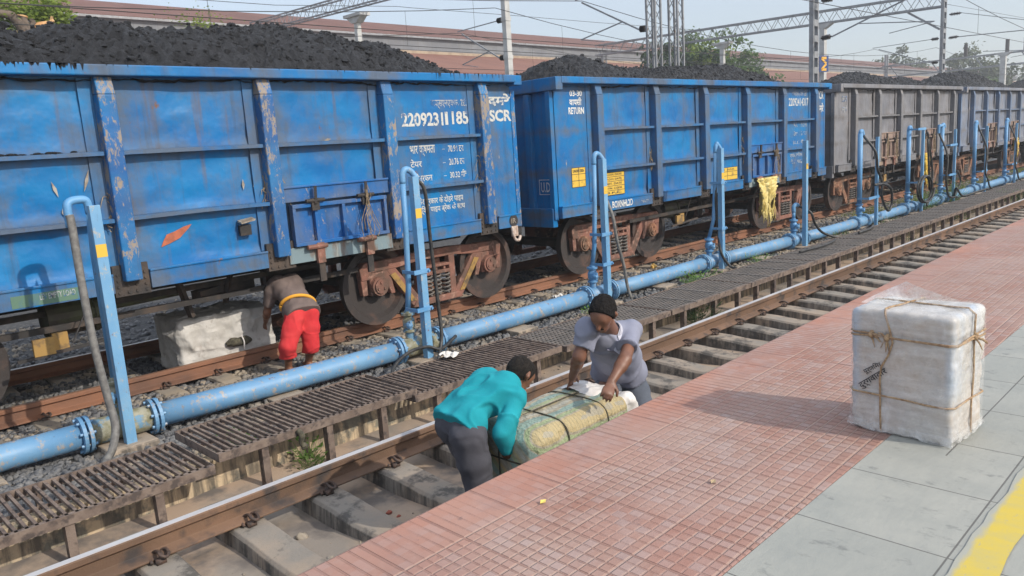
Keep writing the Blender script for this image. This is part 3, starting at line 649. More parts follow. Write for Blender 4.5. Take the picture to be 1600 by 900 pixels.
# ------------------------------------------------------------------ drain wall, grating walkway
g = G(); xs = np.concatenate([np.arange(-5, 12, .25), np.arange(12, 80, 2.)]); v = []; f = []
for x in xs:
    t_ = .02*vnoise(np.array([x*1.7, 0, 0])); v += [(x, 5.72+t_*.4, -.5), (x, 5.90, -.5), (x, 5.90, -.055+t_), (x, 5.745+t_*.4, -.05+t_)]
for k in range(len(xs)-1):
    for i in range(4): f.append((4*k+i, 4*k+(i+1) % 4, 4*k+4+(i+1) % 4, 4*k+4+i))
g.add(v, f); solo('drain_wall', g, M['wall'], 'low stained concrete drain wall under the grating walkway', 'wall', bevel=.01)
PAN = [(.16, 2.155, .055, 5.385, .78, 'bar', 'rusty grating panel nearest the left edge, sunk below its neighbour'),
       (2.215, 4.075, .105, 5.44, .80, 'bar', 'raised rusty grating panel second from the left, cloth strip tied to it'),
       (4.02, 6.02, .06, 5.40, .78, 'bar', 'rusty grating panel just left of the teal shirted man'),
       (6.05, 8.05, .05, 5.36, .80, 'net', 'dark grid panel of the walkway behind the grey shirted man'),
       (8.08, 10.1, .05, 5.36, .80, 'net', 'dark grid panel of the walkway right of the grey shirted man'),
       (10.12, 12.3, .05, 5.36, .80, 'net', 'dark grid panel of the walkway opposite the fourth hydrant stand'),
       (12.32, 15., .05, 5.36, .80, 'net', 'dark grid panel of the walkway with a loose black hose end'),
       (15.02, 18., .05, 5.38, .78, 'net', 'dark walkway panel below the hydrant with the looped black hose'),
       (18.02, 22., .05, 5.38, .78, 'net', 'dark walkway panel with green weeds beside it'),
       (22.02, 28., .05, 5.38, .78, 'net', 'far dark walkway panel before the right picture edge'),
       (28.02, 40., .05, 5.38, .78, 'net', 'farthest dark walkway panel at the right picture edge')]
for x0, x1, z, y0, w, kind, lb in PAN:
    t = thing('walkway_grating', lb, 'grating', ((x0+x1)/2, y0, -.28), 'grating panels of the walkway')
    g = G(); y1 = y0+w; m = M['grate'] if kind == 'bar' else M['grate_dark']
    g.box(x0, x1, y0-.006, y0+.006, z-.062, z+.004); g.box(x0, x1, y0, y0+.05, z-.008, z-.002); g.box(x0, x1, y1-.006, y1+.006, z-.062, z+.004)
    g.box(x0-.003, x0+.006, y0+.006, y1-.006, z-.062, z+.003); g.box(x1-.006, x1+.003, y0+.006, y1-.006, z-.062, z+.003); part('frame', g, M['grate'], t)
    g = G(); n = int((x1-x0)/.056)
    if kind == 'bar':
        for i in range(1, n):
            x = x0+(x1-x0)*i/n+random.uniform(-.004, .004); q = random.uniform(-.007, .007)
            g.bar((x, y0+.007, z-.014), (x+q, y1-.007, z-.014), .020, .024)
        g.box(x0+.01, x1-.01, y0+w*.5-.005, y0+w*.5+.005, z-.05, z-.024)
    else:
        for i in range(1, n): x = x0+(x1-x0)*i/n; g.bar((x, y0+.007, z-.014), (x, y1-.007, z-.014), .022, .022)
        for j in range(1, 12): y = y0+w*j/12; g.box(x0+.01, x1-.01, y-.006, y+.006, z-.03, z+.001)
        for x in np.arange(x0+.6, x1-.3, .62): g.box(x-.02, x+.02, y0+.01, y1-.01, z-.012, z+.006)
    part('grate_bars', g, m, t)
    nl = max(2, int(round((x1-x0)/.62)))
    for i in range(nl):
        x = x0+(x1-x0)*(i+.5)/nl+random.uniform(-.08, .08); zb_ = -.285
        g = G(); g.box(x-.028, x+.028, y0+.008, y0+.016, zb_, z-.055); g.box(x-.028, x-.020, y0+.016, y0+.075, zb_, z-.055); part('leg', g, M['grate'], t)
        if x < 13: g = G(); g.box(x-.02, x+.02, y1-.06, y1-.012, -.24, z-.055); part('leg', g, M['grate'], t)
g = G(); g.tube([(2.86, 5.425, .10), (2.88, 5.40, .05), (2.87, 5.41, -.01), (2.90, 5.40, -.045), (2.87, 5.405, -.06)], [.02, .026, .02, .028, .012], 7, smooth=3)
solo('cloth_strip', g, M['cord'], 'knotted black cloth strip tied to the edge of the raised grating panel', 'rag', smooth=True)
# ------------------------------------------------------------------ coal wagons
RIB = [1.02+1.635*k for k in range(6)]; WL = 9.86; YC = 9.573
def hopper(x0, label, body, postm, doorm, doors, bogm, plates=False, bog=(1.96, 8.46)):
    t = thing('coal_wagon', label, 'wagon', (x0+WL/2, YC, 0), 'coal wagons of the train')
    b, p = M[body], M[postm]; X = lambda a: x0+a; yn = 8.11; ym = YC+1.5
    sides = [0]+RIB+[WL]
    g = G(); xs = np.linspace(X(.04), X(WL-.04), 260 if x0 < 15 else 120); zs = np.linspace(1.2, 3.12, 56 if x0 < 15 else 30); XX, ZZ = np.meshgrid(xs, zs); P = np.stack([XX, ZZ*1.2, XX*0+x0], -1)
    u = (XX-x0-1.02)/1.635; fu = np.abs(u-np.floor(u)-.5)*2; fz = np.minimum(np.abs(ZZ-1.745), np.abs(ZZ-2.385)); fz = np.minimum(fz, np.minimum(ZZ-1.2, 3.12-ZZ))
    win = np.clip((1-fu)*5, 0, 1)*np.clip(fz*9, 0, 1)*((u > 0) & (u < 4) | (np.full_like(u, x0 > 15) > 0))
    D = .016*vnoise(P*1.4, 3)+.014*np.abs(fbm(P*2.6, 2, 5))+.020*np.clip(1-np.abs(vnoise(P*np.array([1.6, 3.4, 1]), 9))*5, 0, 1)*np.clip(vnoise(P*1.1, 12), 0, 1)
    g.sheet(XX, yn+.001+np.clip(D+.008, 0, .05)*win, ZZ); part('side_wall', g, b, t, smooth=True)
    g = G(); g.box(X(.04), X(WL-.04), ym-.008, ym, 1.0, 3.12); part('side_wall', g, b, t)
    for e, s in ((.03, 1), (WL-.03, -1)):
        g = G(); g.box(X(e)-.004, X(e)+.004, yn+.01, ym-.01, 1.0, 3.02); part('end_wall', g, b, t)
        for y in (yn+.50, yn+1.1, ym-1.1, ym-.50):
            g = G(); xa, xb = (X(e)-.085, X(e)-.005) if s > 0 else (X(e)+.005, X(e)+.085); g.box(xa, xb, y-.06, y+.06, 1.02, 2.98); part('end_post', g, p, t, bevel=.008)
        g = G(); xa, xb = (X(e)-.10, X(e)+.06) if s > 0 else (X(e)-.06, X(e)+.10); g.box(xa, xb, yn-.16, ym+.16, 3.0 if s > 0 else 3.06, 3.196); part('end_coping', g, b, t, bevel=.01)
        g = G(); xa, xb = (X(e)-.09, X(e)-.006) if s > 0 else (X(e)+.006, X(e)+.09); g.box(xa, xb, yn-.0, yn+.09, 1.02, 2.995); part('corner_post', g, p, t, bevel=.006)
        g = G(); xa, xb = (X(e)-.11, X(e)) if s > 0 else (X(e), X(e)+.11); g.box(xa, xb, yn+.03, ym-.03, .9, 1.2); part('headstock', g, b if s > 0 else M['under'], t, bevel=.01)
        # coupler with its knuckle and a hanging brake hose
        q = X(e)-.11*s; c = YC; g = G(); g.box(min(q, q-.33*s), max(q, q-.33*s), c-.07, c+.07, 1.02, 1.17); g.ell((q-.30*s, c-.05, 1.09), (.13, .12, .15), 12, 8); g.box(min(q-.2*s, q-.4*s), max(q-.2*s, q-.4*s), c+.05, c+.16, .98, 1.2); part('coupler', g, M['under'], t, bevel=.01)
        g = G(); g.tube([(q, c-.35, 1.0), (q-.12*s, c-.36, .86), (q-.22*s, c-.3, .62), (q-.3*s, c-.2, .58)], .024, 8, smooth=4); part('brake_hose', g, M['hose_black'], t, smooth=True)
    for ya, yb in ((yn-.17, yn+.02), (ym-.02, ym+.17)):
        g = G(); g.box(X(.06), X(WL-.06), ya, yb, 3.098, 3.2); part('top_coping', g, b, t, bevel=.012)
    for k, x in enumerate(RIB):       # side posts: hat sections with a splayed head
        g = G(); g.prism([(x0+x-.085, yn), (x0+x-.08, yn-.14), (x0+x+.08, yn-.14), (x0+x+.085, yn)], 'z', 1.14, 2.93)
        g.hexa([(X(x)-.08, yn-.14, 2.93), (X(x)+.08, yn-.14, 2.93), (X(x)+.085, yn, 2.93), (X(x)-.085, yn, 2.93), (X(x)-.08, yn-.09, 3.098), (X(x)+.08, yn-.09, 3.098), (X(x)+.08, yn, 3.098), (X(x)-.08, yn, 3.098)])
        po = part('side_post', g, p, t, bevel=.012)
        g = G(); g.box(X(x)-.17, X(x)+.17, yn-.05, yn-.001, .99, 1.30)
        for i in (-1, 1):
            for z in (1.03, 1.09, 1.15, 1.21): g.cyl((X(x)+i*.13, yn-.062, z), (X(x)+i*.13, yn-.048, z), .014, n=8)
        for i in (-.04, .04):
            for z in (1.03, 1.10): g.cyl((X(x)+i, yn-.062, z), (X(x)+i, yn-.048, z), .016, n=8)
        part('gusset', g, M['under'], t)
        g = G(); g.box(X(x)-.21, X(x)-.085, yn-.010, yn-.001, 1.23, 3.09); part('seam_strip', g, b, t)
    for k in range(len(sides)-1):
        a, c = X(sides[k]), X(sides[k+1]); a += .09 if k else .03; c -= .09 if k < 6 else .03
        ends = k in (0, 6); door = k in doors
        if not door:
            g = G(); aa, cc = a+(.085 if k else 0), c-(.085 if k < 6 else 0); g.box(aa, cc, yn-.075, yn+.004, 1.035, 1.222); g.box(aa, cc, yn-.088, yn-.0745, 1.205, 1.228); part('side_sill', g, b, t, bevel=.004)
        if not ends:
            for i, z in enumerate((2.385, 1.745)):
                if door and i: continue
                zj = random.uniform(-.008, .008); xm = (a+c)/2; sag = random.uniform(-.008, .008)
                g = G()
                for p0, p1, z0, z1 in ((a, xm, zj, zj+sag), (xm, c, zj+sag, zj)):
                    g.hexa([(p0, yn-.10, z+z0-.022), (p1, yn-.10, z+z1-.022), (p1, yn, z+z1-.012), (p0, yn, z+z0-.012), (p0, yn-.10, z+z0+.016), (p1, yn-.10, z+z1+.016), (p1, yn, z+z1+.022), (p0, yn, z+z0+.022)])
                part('stiffener', g, p if body != 'blue' else b, t)
        if door:
            g = G(); g.box(a, c, yn-.085, yn, 1.735, 1.915); g.box(a, c, yn-.105, yn-.0845, 1.893, 1.918); part('door_header', g, M[doorm], t, bevel=.005)
            d = [a+.08, c-.06, 1.225, 1.705]; g = G(); g.box(d[0], d[1], yn-.055, yn-.03, d[2], d[3])
            g.box(d[0], d[1], yn-.115, yn-.054, d[3]-.045, d[3]); g.box(d[0], d[1], yn-.115, yn-.054, d[2], d[2]+.04)
            w = d[1]-d[0]
            for u in (0, .215, .5, .75, .965): g.box(d[0]+u*w, d[0]+u*w+.04, yn-.112, yn-.054, d[2]+.04, d[3]-.045)
            dr = part('door', g, M[doorm], t, bevel=.004)
            for u in (.22, .75):
                g = G(); ux = d[0]+u*w; g.box(ux-.05, ux+.05, yn-.14, yn-.1155, 1.62, 1.76); g.cyl((ux-.12, yn-.135, 1.735), (ux+.12, yn-.135, 1.735), .022, n=8); g.bar((ux, yn-.145, 1.70), (ux+.01, yn-.15, 1.90), .04, .03); part('latch', g, M['under'], dr)
                g = G(); g.cyl((ux-.16, yn-.125, 1.20), (ux+.1, yn-.125, 1.20), .028, n=8); g.box(ux-.03, ux+.07, yn-.12, yn-.075, 1.0, 1.24); part('hinge', g, M['bogie'], dr)
                if u == .75 or body == 'grey':
                    g = G()
                    for _ in range(9):
                        q = [np.array([ux+.02, yn-.16, 1.86])]
                        for s_ in range(6): q.append(q[-1]+np.array([random.uniform(-.05, .05), random.uniform(-.012, .01), -random.uniform(.06, .16)]))
                        g.tube(q, .0045, 4, smooth=2)
                    part('wire_tie', g, M['straw'], dr)
            g = G(); g.box(a, c, yn-.07, yn, 1.03, 1.212); part('side_sill', g, M['sill'] if body == 'blue' else M[doorm], t, bevel=.004)
            for u in (.24, .76):
                g = G(); ux = d[0]+u*w; g.box(ux-.04, ux+.04, yn-.10, yn-.071, .78, 1.12); part('stop_bracket', g, M['under'], t)
    # underframe
    g = G(); g.box(X(.1), X(WL-.1), yn+.02, ym-.02, 1.14, 1.19); part('floor', g, M['under'], t)
    g = G(); g.box(X(.1), X(WL-.1), YC-.22, YC+.22, .82, 1.139); part('centre_sill', g, M['under'], t)
    for x in RIB:
        g = G(); g.prism([(YC-1.45, 1.139), (YC+1.45, 1.139), (YC+1.45, 1.02), (YC+.3, .86), (YC-.3, .86), (YC-1.45, 1.02)], 'x', X(x)-.05, X(x)+.05); part('cross_bearer', g, M['under'], t)
    g = G(); g.cyl((X(3.62), YC-.85, .80), (X(4.05), YC-.85, .80), .19, n=20); g.cyl((X(4.05), YC-.85, .80), (X(4.10), YC-.85, .80), .21, n=20); g.cyl((X(4.1), YC-.85, .8), (X(5.0), YC-.8, .82), .03, n=8); part('brake_cylinder', g, mat_olive, t, smooth=False)
    g = G()
    for y, z in ((YC-.95, .86), (YC-1.2, .74)): g.bar((X(2.2), y, z), (X(7.2), y+.1, z+.02), .05, .06)
    g.bar((X(4.9), YC-1.0, 1.1), (X(5.05), YC-.95, .55), .07, .05); g.bar((X(5.6), YC-.95, 1.1), (X(5.5), YC-.85, .62), .1, .04); g.bar((X(2.6), YC-1.2, 1.1), (X(2.6), YC-1.2, .6), .04, .04)
    g.bar((X(5.15), YC-.9, .75), (X(5.9), YC-.7, .8), .16, .14); part('brake_rigging', g, M['under'], t)
    g = G(); g.bar((X(3.25), yn+.02, 1.1), (X(3.25), yn+.02, .52), .025, .025); g.bar((X(3.95), yn+.02, 1.1), (X(3.95), yn+.02, .62), .025, .025); g.bar((X(3.22), yn+.02, .54), (X(4.1), yn+.02, .60), .03, .03); g.bar((X(3.7), yn+.04, .62), (X(3.95), yn+.04, 1.08), .012, .012); part('step_frame', g, M['under'], t)
    g = G(); g.box(X(3.36), X(3.54), yn+.0, yn+.04, .56, .72); g.box(X(3.54), X(3.67), yn+.04, yn+.08, .58, .74); part('plate', g, M['ochre'], t)
    # bogies
    for bx in bog:
        c = X(bx); g = G(); bm = M[bogm]
        for y, s in ((YC-1.10, -1), (YC+1.10, 1)):
            y0, y1 = y-.055, y+.055
            top = [(-1.26, .60), (-1.28, .76), (-1.20, .83), (-.72, .835), (-.30, .86), (.30, .86), (.72, .835), (1.20, .83), (1.28, .76), (1.26, .60), (1.12, .60), (1.10, .69), (.70, .695), (.30, .735), (-.30, .735), (-.70, .695), (-1.10, .69), (-1.12, .60)]
            g.prism([(c+a, z) for a, z in top], 'y', y0, y1)
            for q in (-1, 1):
                g.prism([(c+q*a, z) for a, z in ((.70, .70), (.86, .70), (.46, .13), (.30, .13), (.30, .20))], 'y', y0+.006, y1-.006)
                g.prism([(c+q*a, z) for a, z in ((.235, .74), (.345, .74), (.345, .19), (.235, .19))], 'y', y0+.003, y1-.003)
                g.prism([(c+q*a, z) for a, z in ((.80, .70), (.93, .70), (.80, .36), (.73, .36))], 'y', y0+.01, y1-.01)
                g.prism([(c+q*a, z) for a, z in ((1.17, .62), (1.27, .62), (1.25, .40), (1.17, .40))], 'y', y0+.01, y1-.01)
            g.prism([(c+a, z) for a, z in ((-.46, .10), (.46, .10), (.40, .19), (-.40, .19))], 'y', y0-.01, y1+.01)
        for z0, z1 in ((.50, .55), (.60, .64)): g.box(c-.235, c+.235, YC-1.17, YC-1.04, z0, z1)
        for q in (-.15, 0, .15): g.box(c+q-.02, c+q+.02, YC-1.15, YC-1.05, .55, .60)
        g.box(c-.2, c+.2, YC-1.0, YC+1.0, .42, .70); g.box(c-.15, c+.15, YC-.2, YC+.2, .70, .82)
        bo = part('bogie', g, bm, t, bevel=.012)
        if plates:
            for q in (-1, 1):
                g = G(); g.prism([(c+q*a, z) for a, z in ((.72, .64), (.81, .62), (.49, .20), (.40, .20))], 'y', YC-1.163, YC-1.1485); part('reinforcement', g, M['ochre'], bo)
        for q in (-.16, 0, .16):
            for yy in (YC-1.13,):
                g = G(); th = np.linspace(0, 2*PI*5, 70); g.tube(np.stack([c+q+.062*np.cos(th), yy+.062*np.sin(th), .20+.29*th/th[-1]], 1), .014, 6); part('spring', g, M['grate_dark'], bo, smooth=True)
        for q in (-1.0, 1.0):
            g = G(); g.box(c+q-.13, c+q+.13, YC-1.15, YC-1.03, .38, .69); part('axle_box', g, bm, bo, bevel=.02)
            g = G(); g.cyl((c+q, YC-1.20, .5), (c+q, YC-1.15, .5), .125, .135, n=20); g.cyl((c+q, YC-1.22, .5), (c+q, YC-1.20, .5), .095, n=18)
            for a in (90, 210, 330): g.cyl((c+q+.055*math.cos(R(a)), YC-1.235, .5+.055*math.sin(R(a))), (c+q+.055*math.cos(R(a)), YC-1.219, .5+.055*math.sin(R(a))), .021, n=6)
            part('axle_cap', g, M['bogie2'] if not plates else bm, bo)
            for s in (-1, 1):
                w = G(); yo = YC+s*.972   # outer face of the tyre
                w.lathe((c+q, yo, .5), (0, -s, 0), [(.0, .10), (.0, .455), (.0, .497), (-.10, .502), (-.115, .528), (-.135, .525), (-.135, .44), (-.06, .40), (-.06, .10)], 40); part('wheel', w, M['wheel'], bo, smooth=False)
                w = G(); w.lathe((c+q, yo-s*0, .5), (0, s, 0), [(-.004, .30), (.028, .14), (.03, .10)], 30); part('wheel_hub', w, M['dark'], bo)
            g = G(); g.cyl((c+q, YC-.95, .5), (c+q, YC+.95, .5), .08, n=14); part('axle', g, M['dark'], bo)
    return t
mat_olive = mat('olive_cylinder', (.07, .075, .035), (.05, .04, .03), 5, rough=.6)
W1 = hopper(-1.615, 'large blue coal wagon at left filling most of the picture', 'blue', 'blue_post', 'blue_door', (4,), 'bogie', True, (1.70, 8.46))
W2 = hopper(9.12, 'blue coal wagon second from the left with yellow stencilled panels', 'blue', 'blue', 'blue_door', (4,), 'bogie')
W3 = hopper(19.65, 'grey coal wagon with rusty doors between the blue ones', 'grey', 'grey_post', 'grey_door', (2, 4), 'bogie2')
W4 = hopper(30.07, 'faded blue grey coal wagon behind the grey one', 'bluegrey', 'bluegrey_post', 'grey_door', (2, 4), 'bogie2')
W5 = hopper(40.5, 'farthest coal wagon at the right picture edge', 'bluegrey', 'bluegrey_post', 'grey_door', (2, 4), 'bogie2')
# lettering and marks
YP = 8.1085
def letters(w, items, m, y=YP, name='lettering', bold=.012):
    g = G()
    for b, x, z, h, wd in items: letter_y(g, b, x, y, z, h, wd, bold)
    return part(name, g, M[m], w)
letters(W1, [('2209231', 6.215, 2.545, .165, .70), ('1', 6.95, 2.55, .165, .05), ('185', 7.07, 2.555, .165, .30)], 'letter', bold=.03)
letters(W1, [('बाक्सएनएचएल-2डी', 6.72, 2.79, .115, .64)], 'letter_faded')
letters(W1, [('दमरे', 7.77, 2.80, .155, .44)], 'letter', bold=.035); letters(W1, [('SCR', 7.775, 2.575, .155, .44)], 'letter', bold=.035)
letters(W1, [('भार क्षमता', 6.31, 2.19, .10, .42), ('-', 6.85, 2.215, .012, .05), ('70.94 टन', 6.96, 2.185, .085, .28), ('टेयर', 6.30, 2.015, .10, .19), ('-', 6.85, 2.035, .012, .05), ('20.76 टन', 6.96, 2.01, .085, .28),
             ('क्षेत्रफल', 6.30, 1.825, .105, .35), ('-', 6.85, 1.86, .012, .05), ('30.32 मी²', 6.96, 1.835, .10, .30)], 'letter')
letters(W1, [('वी.-केर प्रकार के दोहरे पाइप', 6.25, 1.52, .095, .92), ('एवं टि्वन पाइप ब्रेक के साथ', 6.25, 1.41, .09, .94)], 'letter')
letters(W1, [('LEV EMPTY LOAD', 1.85, 1.095, .055, .30)], 'letter_faded', YP-.0765)
g = G(); g.box(1.62, 2.2, YP-.0755, YP-.0735, 1.05, 1.16); part('stencil_panel', g, M['green'], W1)
g = G(); P = [(3.02, 1.42), (3.12, 1.45), (3.22, 1.49), (3.33, 1.585), (3.36, 1.62), (3.27, 1.60), (3.18, 1.565), (3.09, 1.54), (3.05, 1.48)]; g.prism(P, 'y', YP-.002, YP-.0006); part('primer_patch', g, M['orange'], W1)
g = G(); g.box(3.86, 3.99, YP-.05, YP-.002, 1.43, 1.545); part('card_holder', g, M['dark'], W1); g = G(); g.hexa([(3.86, YP-.10, 1.56), (4.02, YP-.10, 1.585), (4.02, YP-.002, 1.60), (3.86, YP-.002, 1.58), (3.86, YP-.10, 1.575), (4.03, YP-.10, 1.60), (4.03, YP-.002, 1.62), (3.86, YP-.002, 1.60)]); part('card_flap', g, M['plaster'], W1)
for x, z, l, a in ((2.42, 2.14, .22, 72), (2.14, 2.08, .16, 105), (2.18, 1.86, .08, 95), (3.98, 1.98, .12, 88), (4.11, 1.95, .1, 100), (5.1, 2.42, .1, 10)):
    g = G(); d = np.array([math.cos(R(a)), 0, math.sin(R(a))]); p = np.array([x, YP-.004, z]); n_ = np.array([-d[2], 0, d[0]])
    g.add([p-d*l/2, p+n_*.014, p+d*l/2, p-n_*.018], [(0, 1, 2, 3)]); part('scrape', g, M['plaster'], W1)
# corner tag, lever and tufts of straw
g = G(); g.lathe((8.05, YP-.0765, 1.13), (0, -1, 0), [(0, .085), (.006, .085), (.006, .07)], 24); part('cast_tag', g, M['under'], W1)
letters(W1, [('IR', 7.995, 1.095, .07, .1)], 'plaster', YP-.085)
g = G(); g.tube([(8.0, YP-.09, 1.03), (8.0, YP-.11, .93), (8.02, YP-.12, .86), (8.09, YP-.12, .84), (8.14, YP-.11, .90)], .022, 8, smooth=4); g.box(7.99, 8.12, YP-.09, YP-.075, .9, 1.05); part('release_lever', g, M['chrome'], W1, smooth=False)
for w, xx in ((W1, (2.6, 4.24, 4.42, 7.48)), (W2, (11.68, 14.95))):
    for x in xx:
        g = G()
        for _ in range(14):
            p = np.array([x+random.uniform(-.03, .03), YP-.02, random.uniform(1.75, 2.1)]); q = [p]
            for s_ in range(3): q.append(q[-1]+np.array([random.uniform(-.05, .05), random.uniform(-.03, .01), random.uniform(-.12, .05)]))
            g.tube(q, .004, 4, smooth=2)
        part('straw_tuft', g, M['straw'], w)
# coal caught on the ledge and run down the coping
g = G()
for _ in range(150):
    x = random.choice((random.uniform(-.5, .95), random.uniform(1.2, 2.45), random.uniform(1.4, 2.2))); r_ = random.uniform(.006, .022); g.ell((x, YP-random.uniform(.02, .09), 2.40+r_*.4), (r_*1.5, r_, r_*.7), 6, 4)
part('coal_spill', g, M['coal'], W1, kind='stuff')
g = G()
for x, l in [(random.uniform(1.75, 2.5), random.uniform(.02, .07)) for _ in range(26)]+[(random.uniform(6.7, 8.0), random.uniform(.02, .09)) for _ in range(22)]+[(random.uniform(2.5, 6.7), random.uniform(.01, .03)) for _ in range(14)]:
    w_ = random.uniform(.006, .022) if x < 2.6 else random.uniform(.003, .007); g.prism([(x-w_, 3.203), (x-w_*.5, 3.2-l*.6), (x, 3.2-l), (x+w_*.4, 3.2-l*.5), (x+w_, 3.203)], 'y', YP-.1715, YP-.166)
part('coal_drips', g, M['coal'], W1, kind='stuff')
# second wagon
letters(W2, [('03-30', 9.545, 2.92, .085, .30)], 'letter_clean', bold=.02); letters(W2, [('वापसी', 9.53, 2.78, .12, .30)], 'letter_clean', bold=.02); letters(W2, [('RETURN', 9.50, 2.645, .10, .38)], 'letter_clean', bold=.03)
letters(W2, [('22092414317', 17.10, 2.70, .17, 1.0)], 'letter2', bold=.015); letters(W2, [('बाक्सएनएचएल-2डी', 17.25, 2.92, .12, .75)], 'letter_faded')
letters(W2, [('SCR', 18.60, 2.85, .18, .34)], 'letter2', bold=.02); letters(W2, [('दमरे', 18.60, 2.55, .2, .34)], 'letter2', bold=.02)
letters(W2, [('BOXNHL2D', 10.42, 1.075, .11, .58)], 'letter_clean', YP-.0765, bold=.02); letters(W2, [('34/8 70', 11.25, 1.08, .05, .22)], 'letter_faded', YP-.0765)
letters(W2, [('भार', 17.35, 2.22, .1, .2), ('71.2 टन', 17.72, 2.22, .09, .3), ('टेयर', 17.35, 2.03, .1, .2), ('21.1 टन', 17.72, 2.03, .09, .3), ('30.32 मी²', 17.3, 1.84, .1, .6)], 'letter_faded')
letters(W2, [('एयर ब्रेक', 17.15, 1.55, .1, .65), ('दोहरे पाइप', 17.15, 1.40, .1, .75)], 'letter_faded')
def stencil(w, x0, x1, z0, z1, rows, cols, txt):
    g = G(); g.box(x0, x1, YP-.0015, YP-.0005, z0, z1); part('stencil_panel', g, M['yellow'], w)
    g = G(); y = YP-.0025
    for i in range(rows+1): z = z0+(z1-z0)*i/rows; g.box(x0, x1, y-.0008, y, z-.004, z+.004)
    for i in range(cols+1): x = x0+(x1-x0)*i/cols; g.box(x-.004, x+.004, y-.002, y-.001, z0, z1)
    for i in range(rows):
        if txt[i]: letter_y(g, txt[i], x0+.03, y-.003, z0+(z1-z0)*(rows-1-i+.3)/rows, (z1-z0)/rows*.42, (x1-x0)*.8, .01)
    part('stencil_lettering', g, M['letter_dark'], w)
stencil(W2, 9.50, 9.84, 1.49, 1.80, 3, 2, ['UNDER 2026', '', ''])
stencil(W2, 10.35, 10.88, 1.285, 1.665, 5, 1, ['R.O.H. DATE', 'P.O.H. DATE', 'RET. DATE', 'STN. CODE', 'B.P.C.'])
stencil(W2, 13.95, 14.76, 1.25, 1.50, 3, 2, ['R.O.H.   P.O.H.', '', ''])
# boxed letters on the end wall
v, f = text_mesh('U.D', .15, .19, .01); g = G(); xe = 9.12+.03-.0055
g.add(np.stack([xe-v[:, 2], 8.455-v[:, 0], 1.455+v[:, 1]], 1), f)
for a in ((8.485, 8.495, 1.41, 1.65), (8.225, 8.235, 1.41, 1.65)): g.box(xe-.001, xe, *a)
for a in ((8.235, 8.485, 1.41, 1.42), (8.235, 8.485, 1.64, 1.65)): g.box(xe-.001, xe, *a)
part('lettering', g, M['letter_clean'], W2)
letters(W3, [('SECR', 20.05, 2.78, .13, .3), ('दपूमरे', 20.05, 2.55, .13, .3)], 'letter_faded')
# ------------------------------------------------------------------ coal loads
def heap(x0, prof, label, seed):
    xs = np.linspace(x0+.08, x0+WL-.08, 230); ys = np.linspace(YC-1.49, YC+1.49, 70); X, Y = np.meshgrid(xs, ys)
    top = np.interp(xs, [p[0] for p in prof], [p[1] for p in prof])[None]; u = np.abs(Y-YC)/1.49
    ex = np.clip(np.minimum(xs-x0, x0+WL-xs)/.5, 0, 1)[None]
    Z = 3.06+(top-3.06)*np.clip(1-u**1.7, 0, 1)
    P = np.stack([X, Y, X*0], -1); am = .35+.65*np.clip((Z-3.05)*3, 0, 1)
    Z = Z+am*(.065*fbm(P*2.2, 3, seed)+.04*np.abs(fbm(P*9, 3, seed+5))+.035*vnoise(P*23, seed+9)); Z = np.where(u > .985, np.minimum(Z, 3.12), Z)
    g = G(); g.sheet(X, Y, Z); n = 5200 if seed < 2 else (2600 if seed == 2 else 900)
    px = rng.uniform(x0+.3, x0+WL-.3, n); py = YC+rng.uniform(-1.42, .9, n); b = G(); b.ell((0, 0, 0), 1, 6, 4); bv = np.vstack(b.v)
    for i in range(n):
        ix = int((px[i]-xs[0])/(xs[1]-xs[0])); iy = int((py[i]-ys[0])/(ys[1]-ys[0])); s = rng.uniform(.008, .026)*(1 if rng.random() < .94 else 2.1)
        if Z[iy, ix] < 3.13: continue
        g.add(np.array([px[i], py[i], Z[iy, ix]+s*.3])+bv*(1+rng.uniform(-.35, .35, (len(bv), 1)))*s*np.array([1.2, 1, .75]), b.f)
    solo('coal_load', g, M['coal'], label, 'coal heap', loc=(x0+WL/2, YC, 3.0), group='coal heaps in the wagons')
heap(-1.615, [(-1.6, 3.3), (0, 3.75), (2.2, 3.72), (2.43, 3.62), (2.7, 3.70), (3.2, 3.79), (4.3, 3.79), (5.3, 3.90), (5.9, 3.80), (6.7, 3.76), (7.2, 3.62), (7.7, 3.36), (7.95, 3.12), (8.3, 3.02)], 'long black coal heap filling the big blue wagon at left', 1)
heap(9.12, [(9.2, 3.05), (10.0, 3.15), (10.5, 3.55), (11.2, 3.70), (12.1, 3.55), (12.45, 3.42), (12.8, 3.6), (13.8, 3.55), (15, 3.61), (15.6, 3.70), (16.4, 3.70), (17.4, 3.52), (18.4, 3.25), (18.9, 3.0)], 'lumpy double coal heap in the blue wagon with yellow panels', 2)
heap(19.65, [(19.7, 3.0), (22.3, 3.15), (23.0, 3.4), (24.1, 3.67), (25.3, 3.66), (26.6, 3.55), (27.2, 3.4), (27.8, 3.52), (28.3, 3.6), (29.2, 3.5), (29.5, 3.1)], 'low coal heap with a dip in the grey wagon', 3)
heap(30.07, [(30.1, 3.1), (30.6, 3.4), (32.3, 3.74), (33.5, 3.90), (35, 3.95), (36.8, 3.76), (38.6, 3.4), (39.8, 3.0)], 'tall pointed coal heap in the faded blue grey wagon', 4)
heap(40.5, [(40.6, 3.0), (42, 3.1), (43.5, 3.45), (46, 3.8), (49, 3.6), (50.3, 3.0)], 'coal heap in the farthest wagon at the right edge', 5)
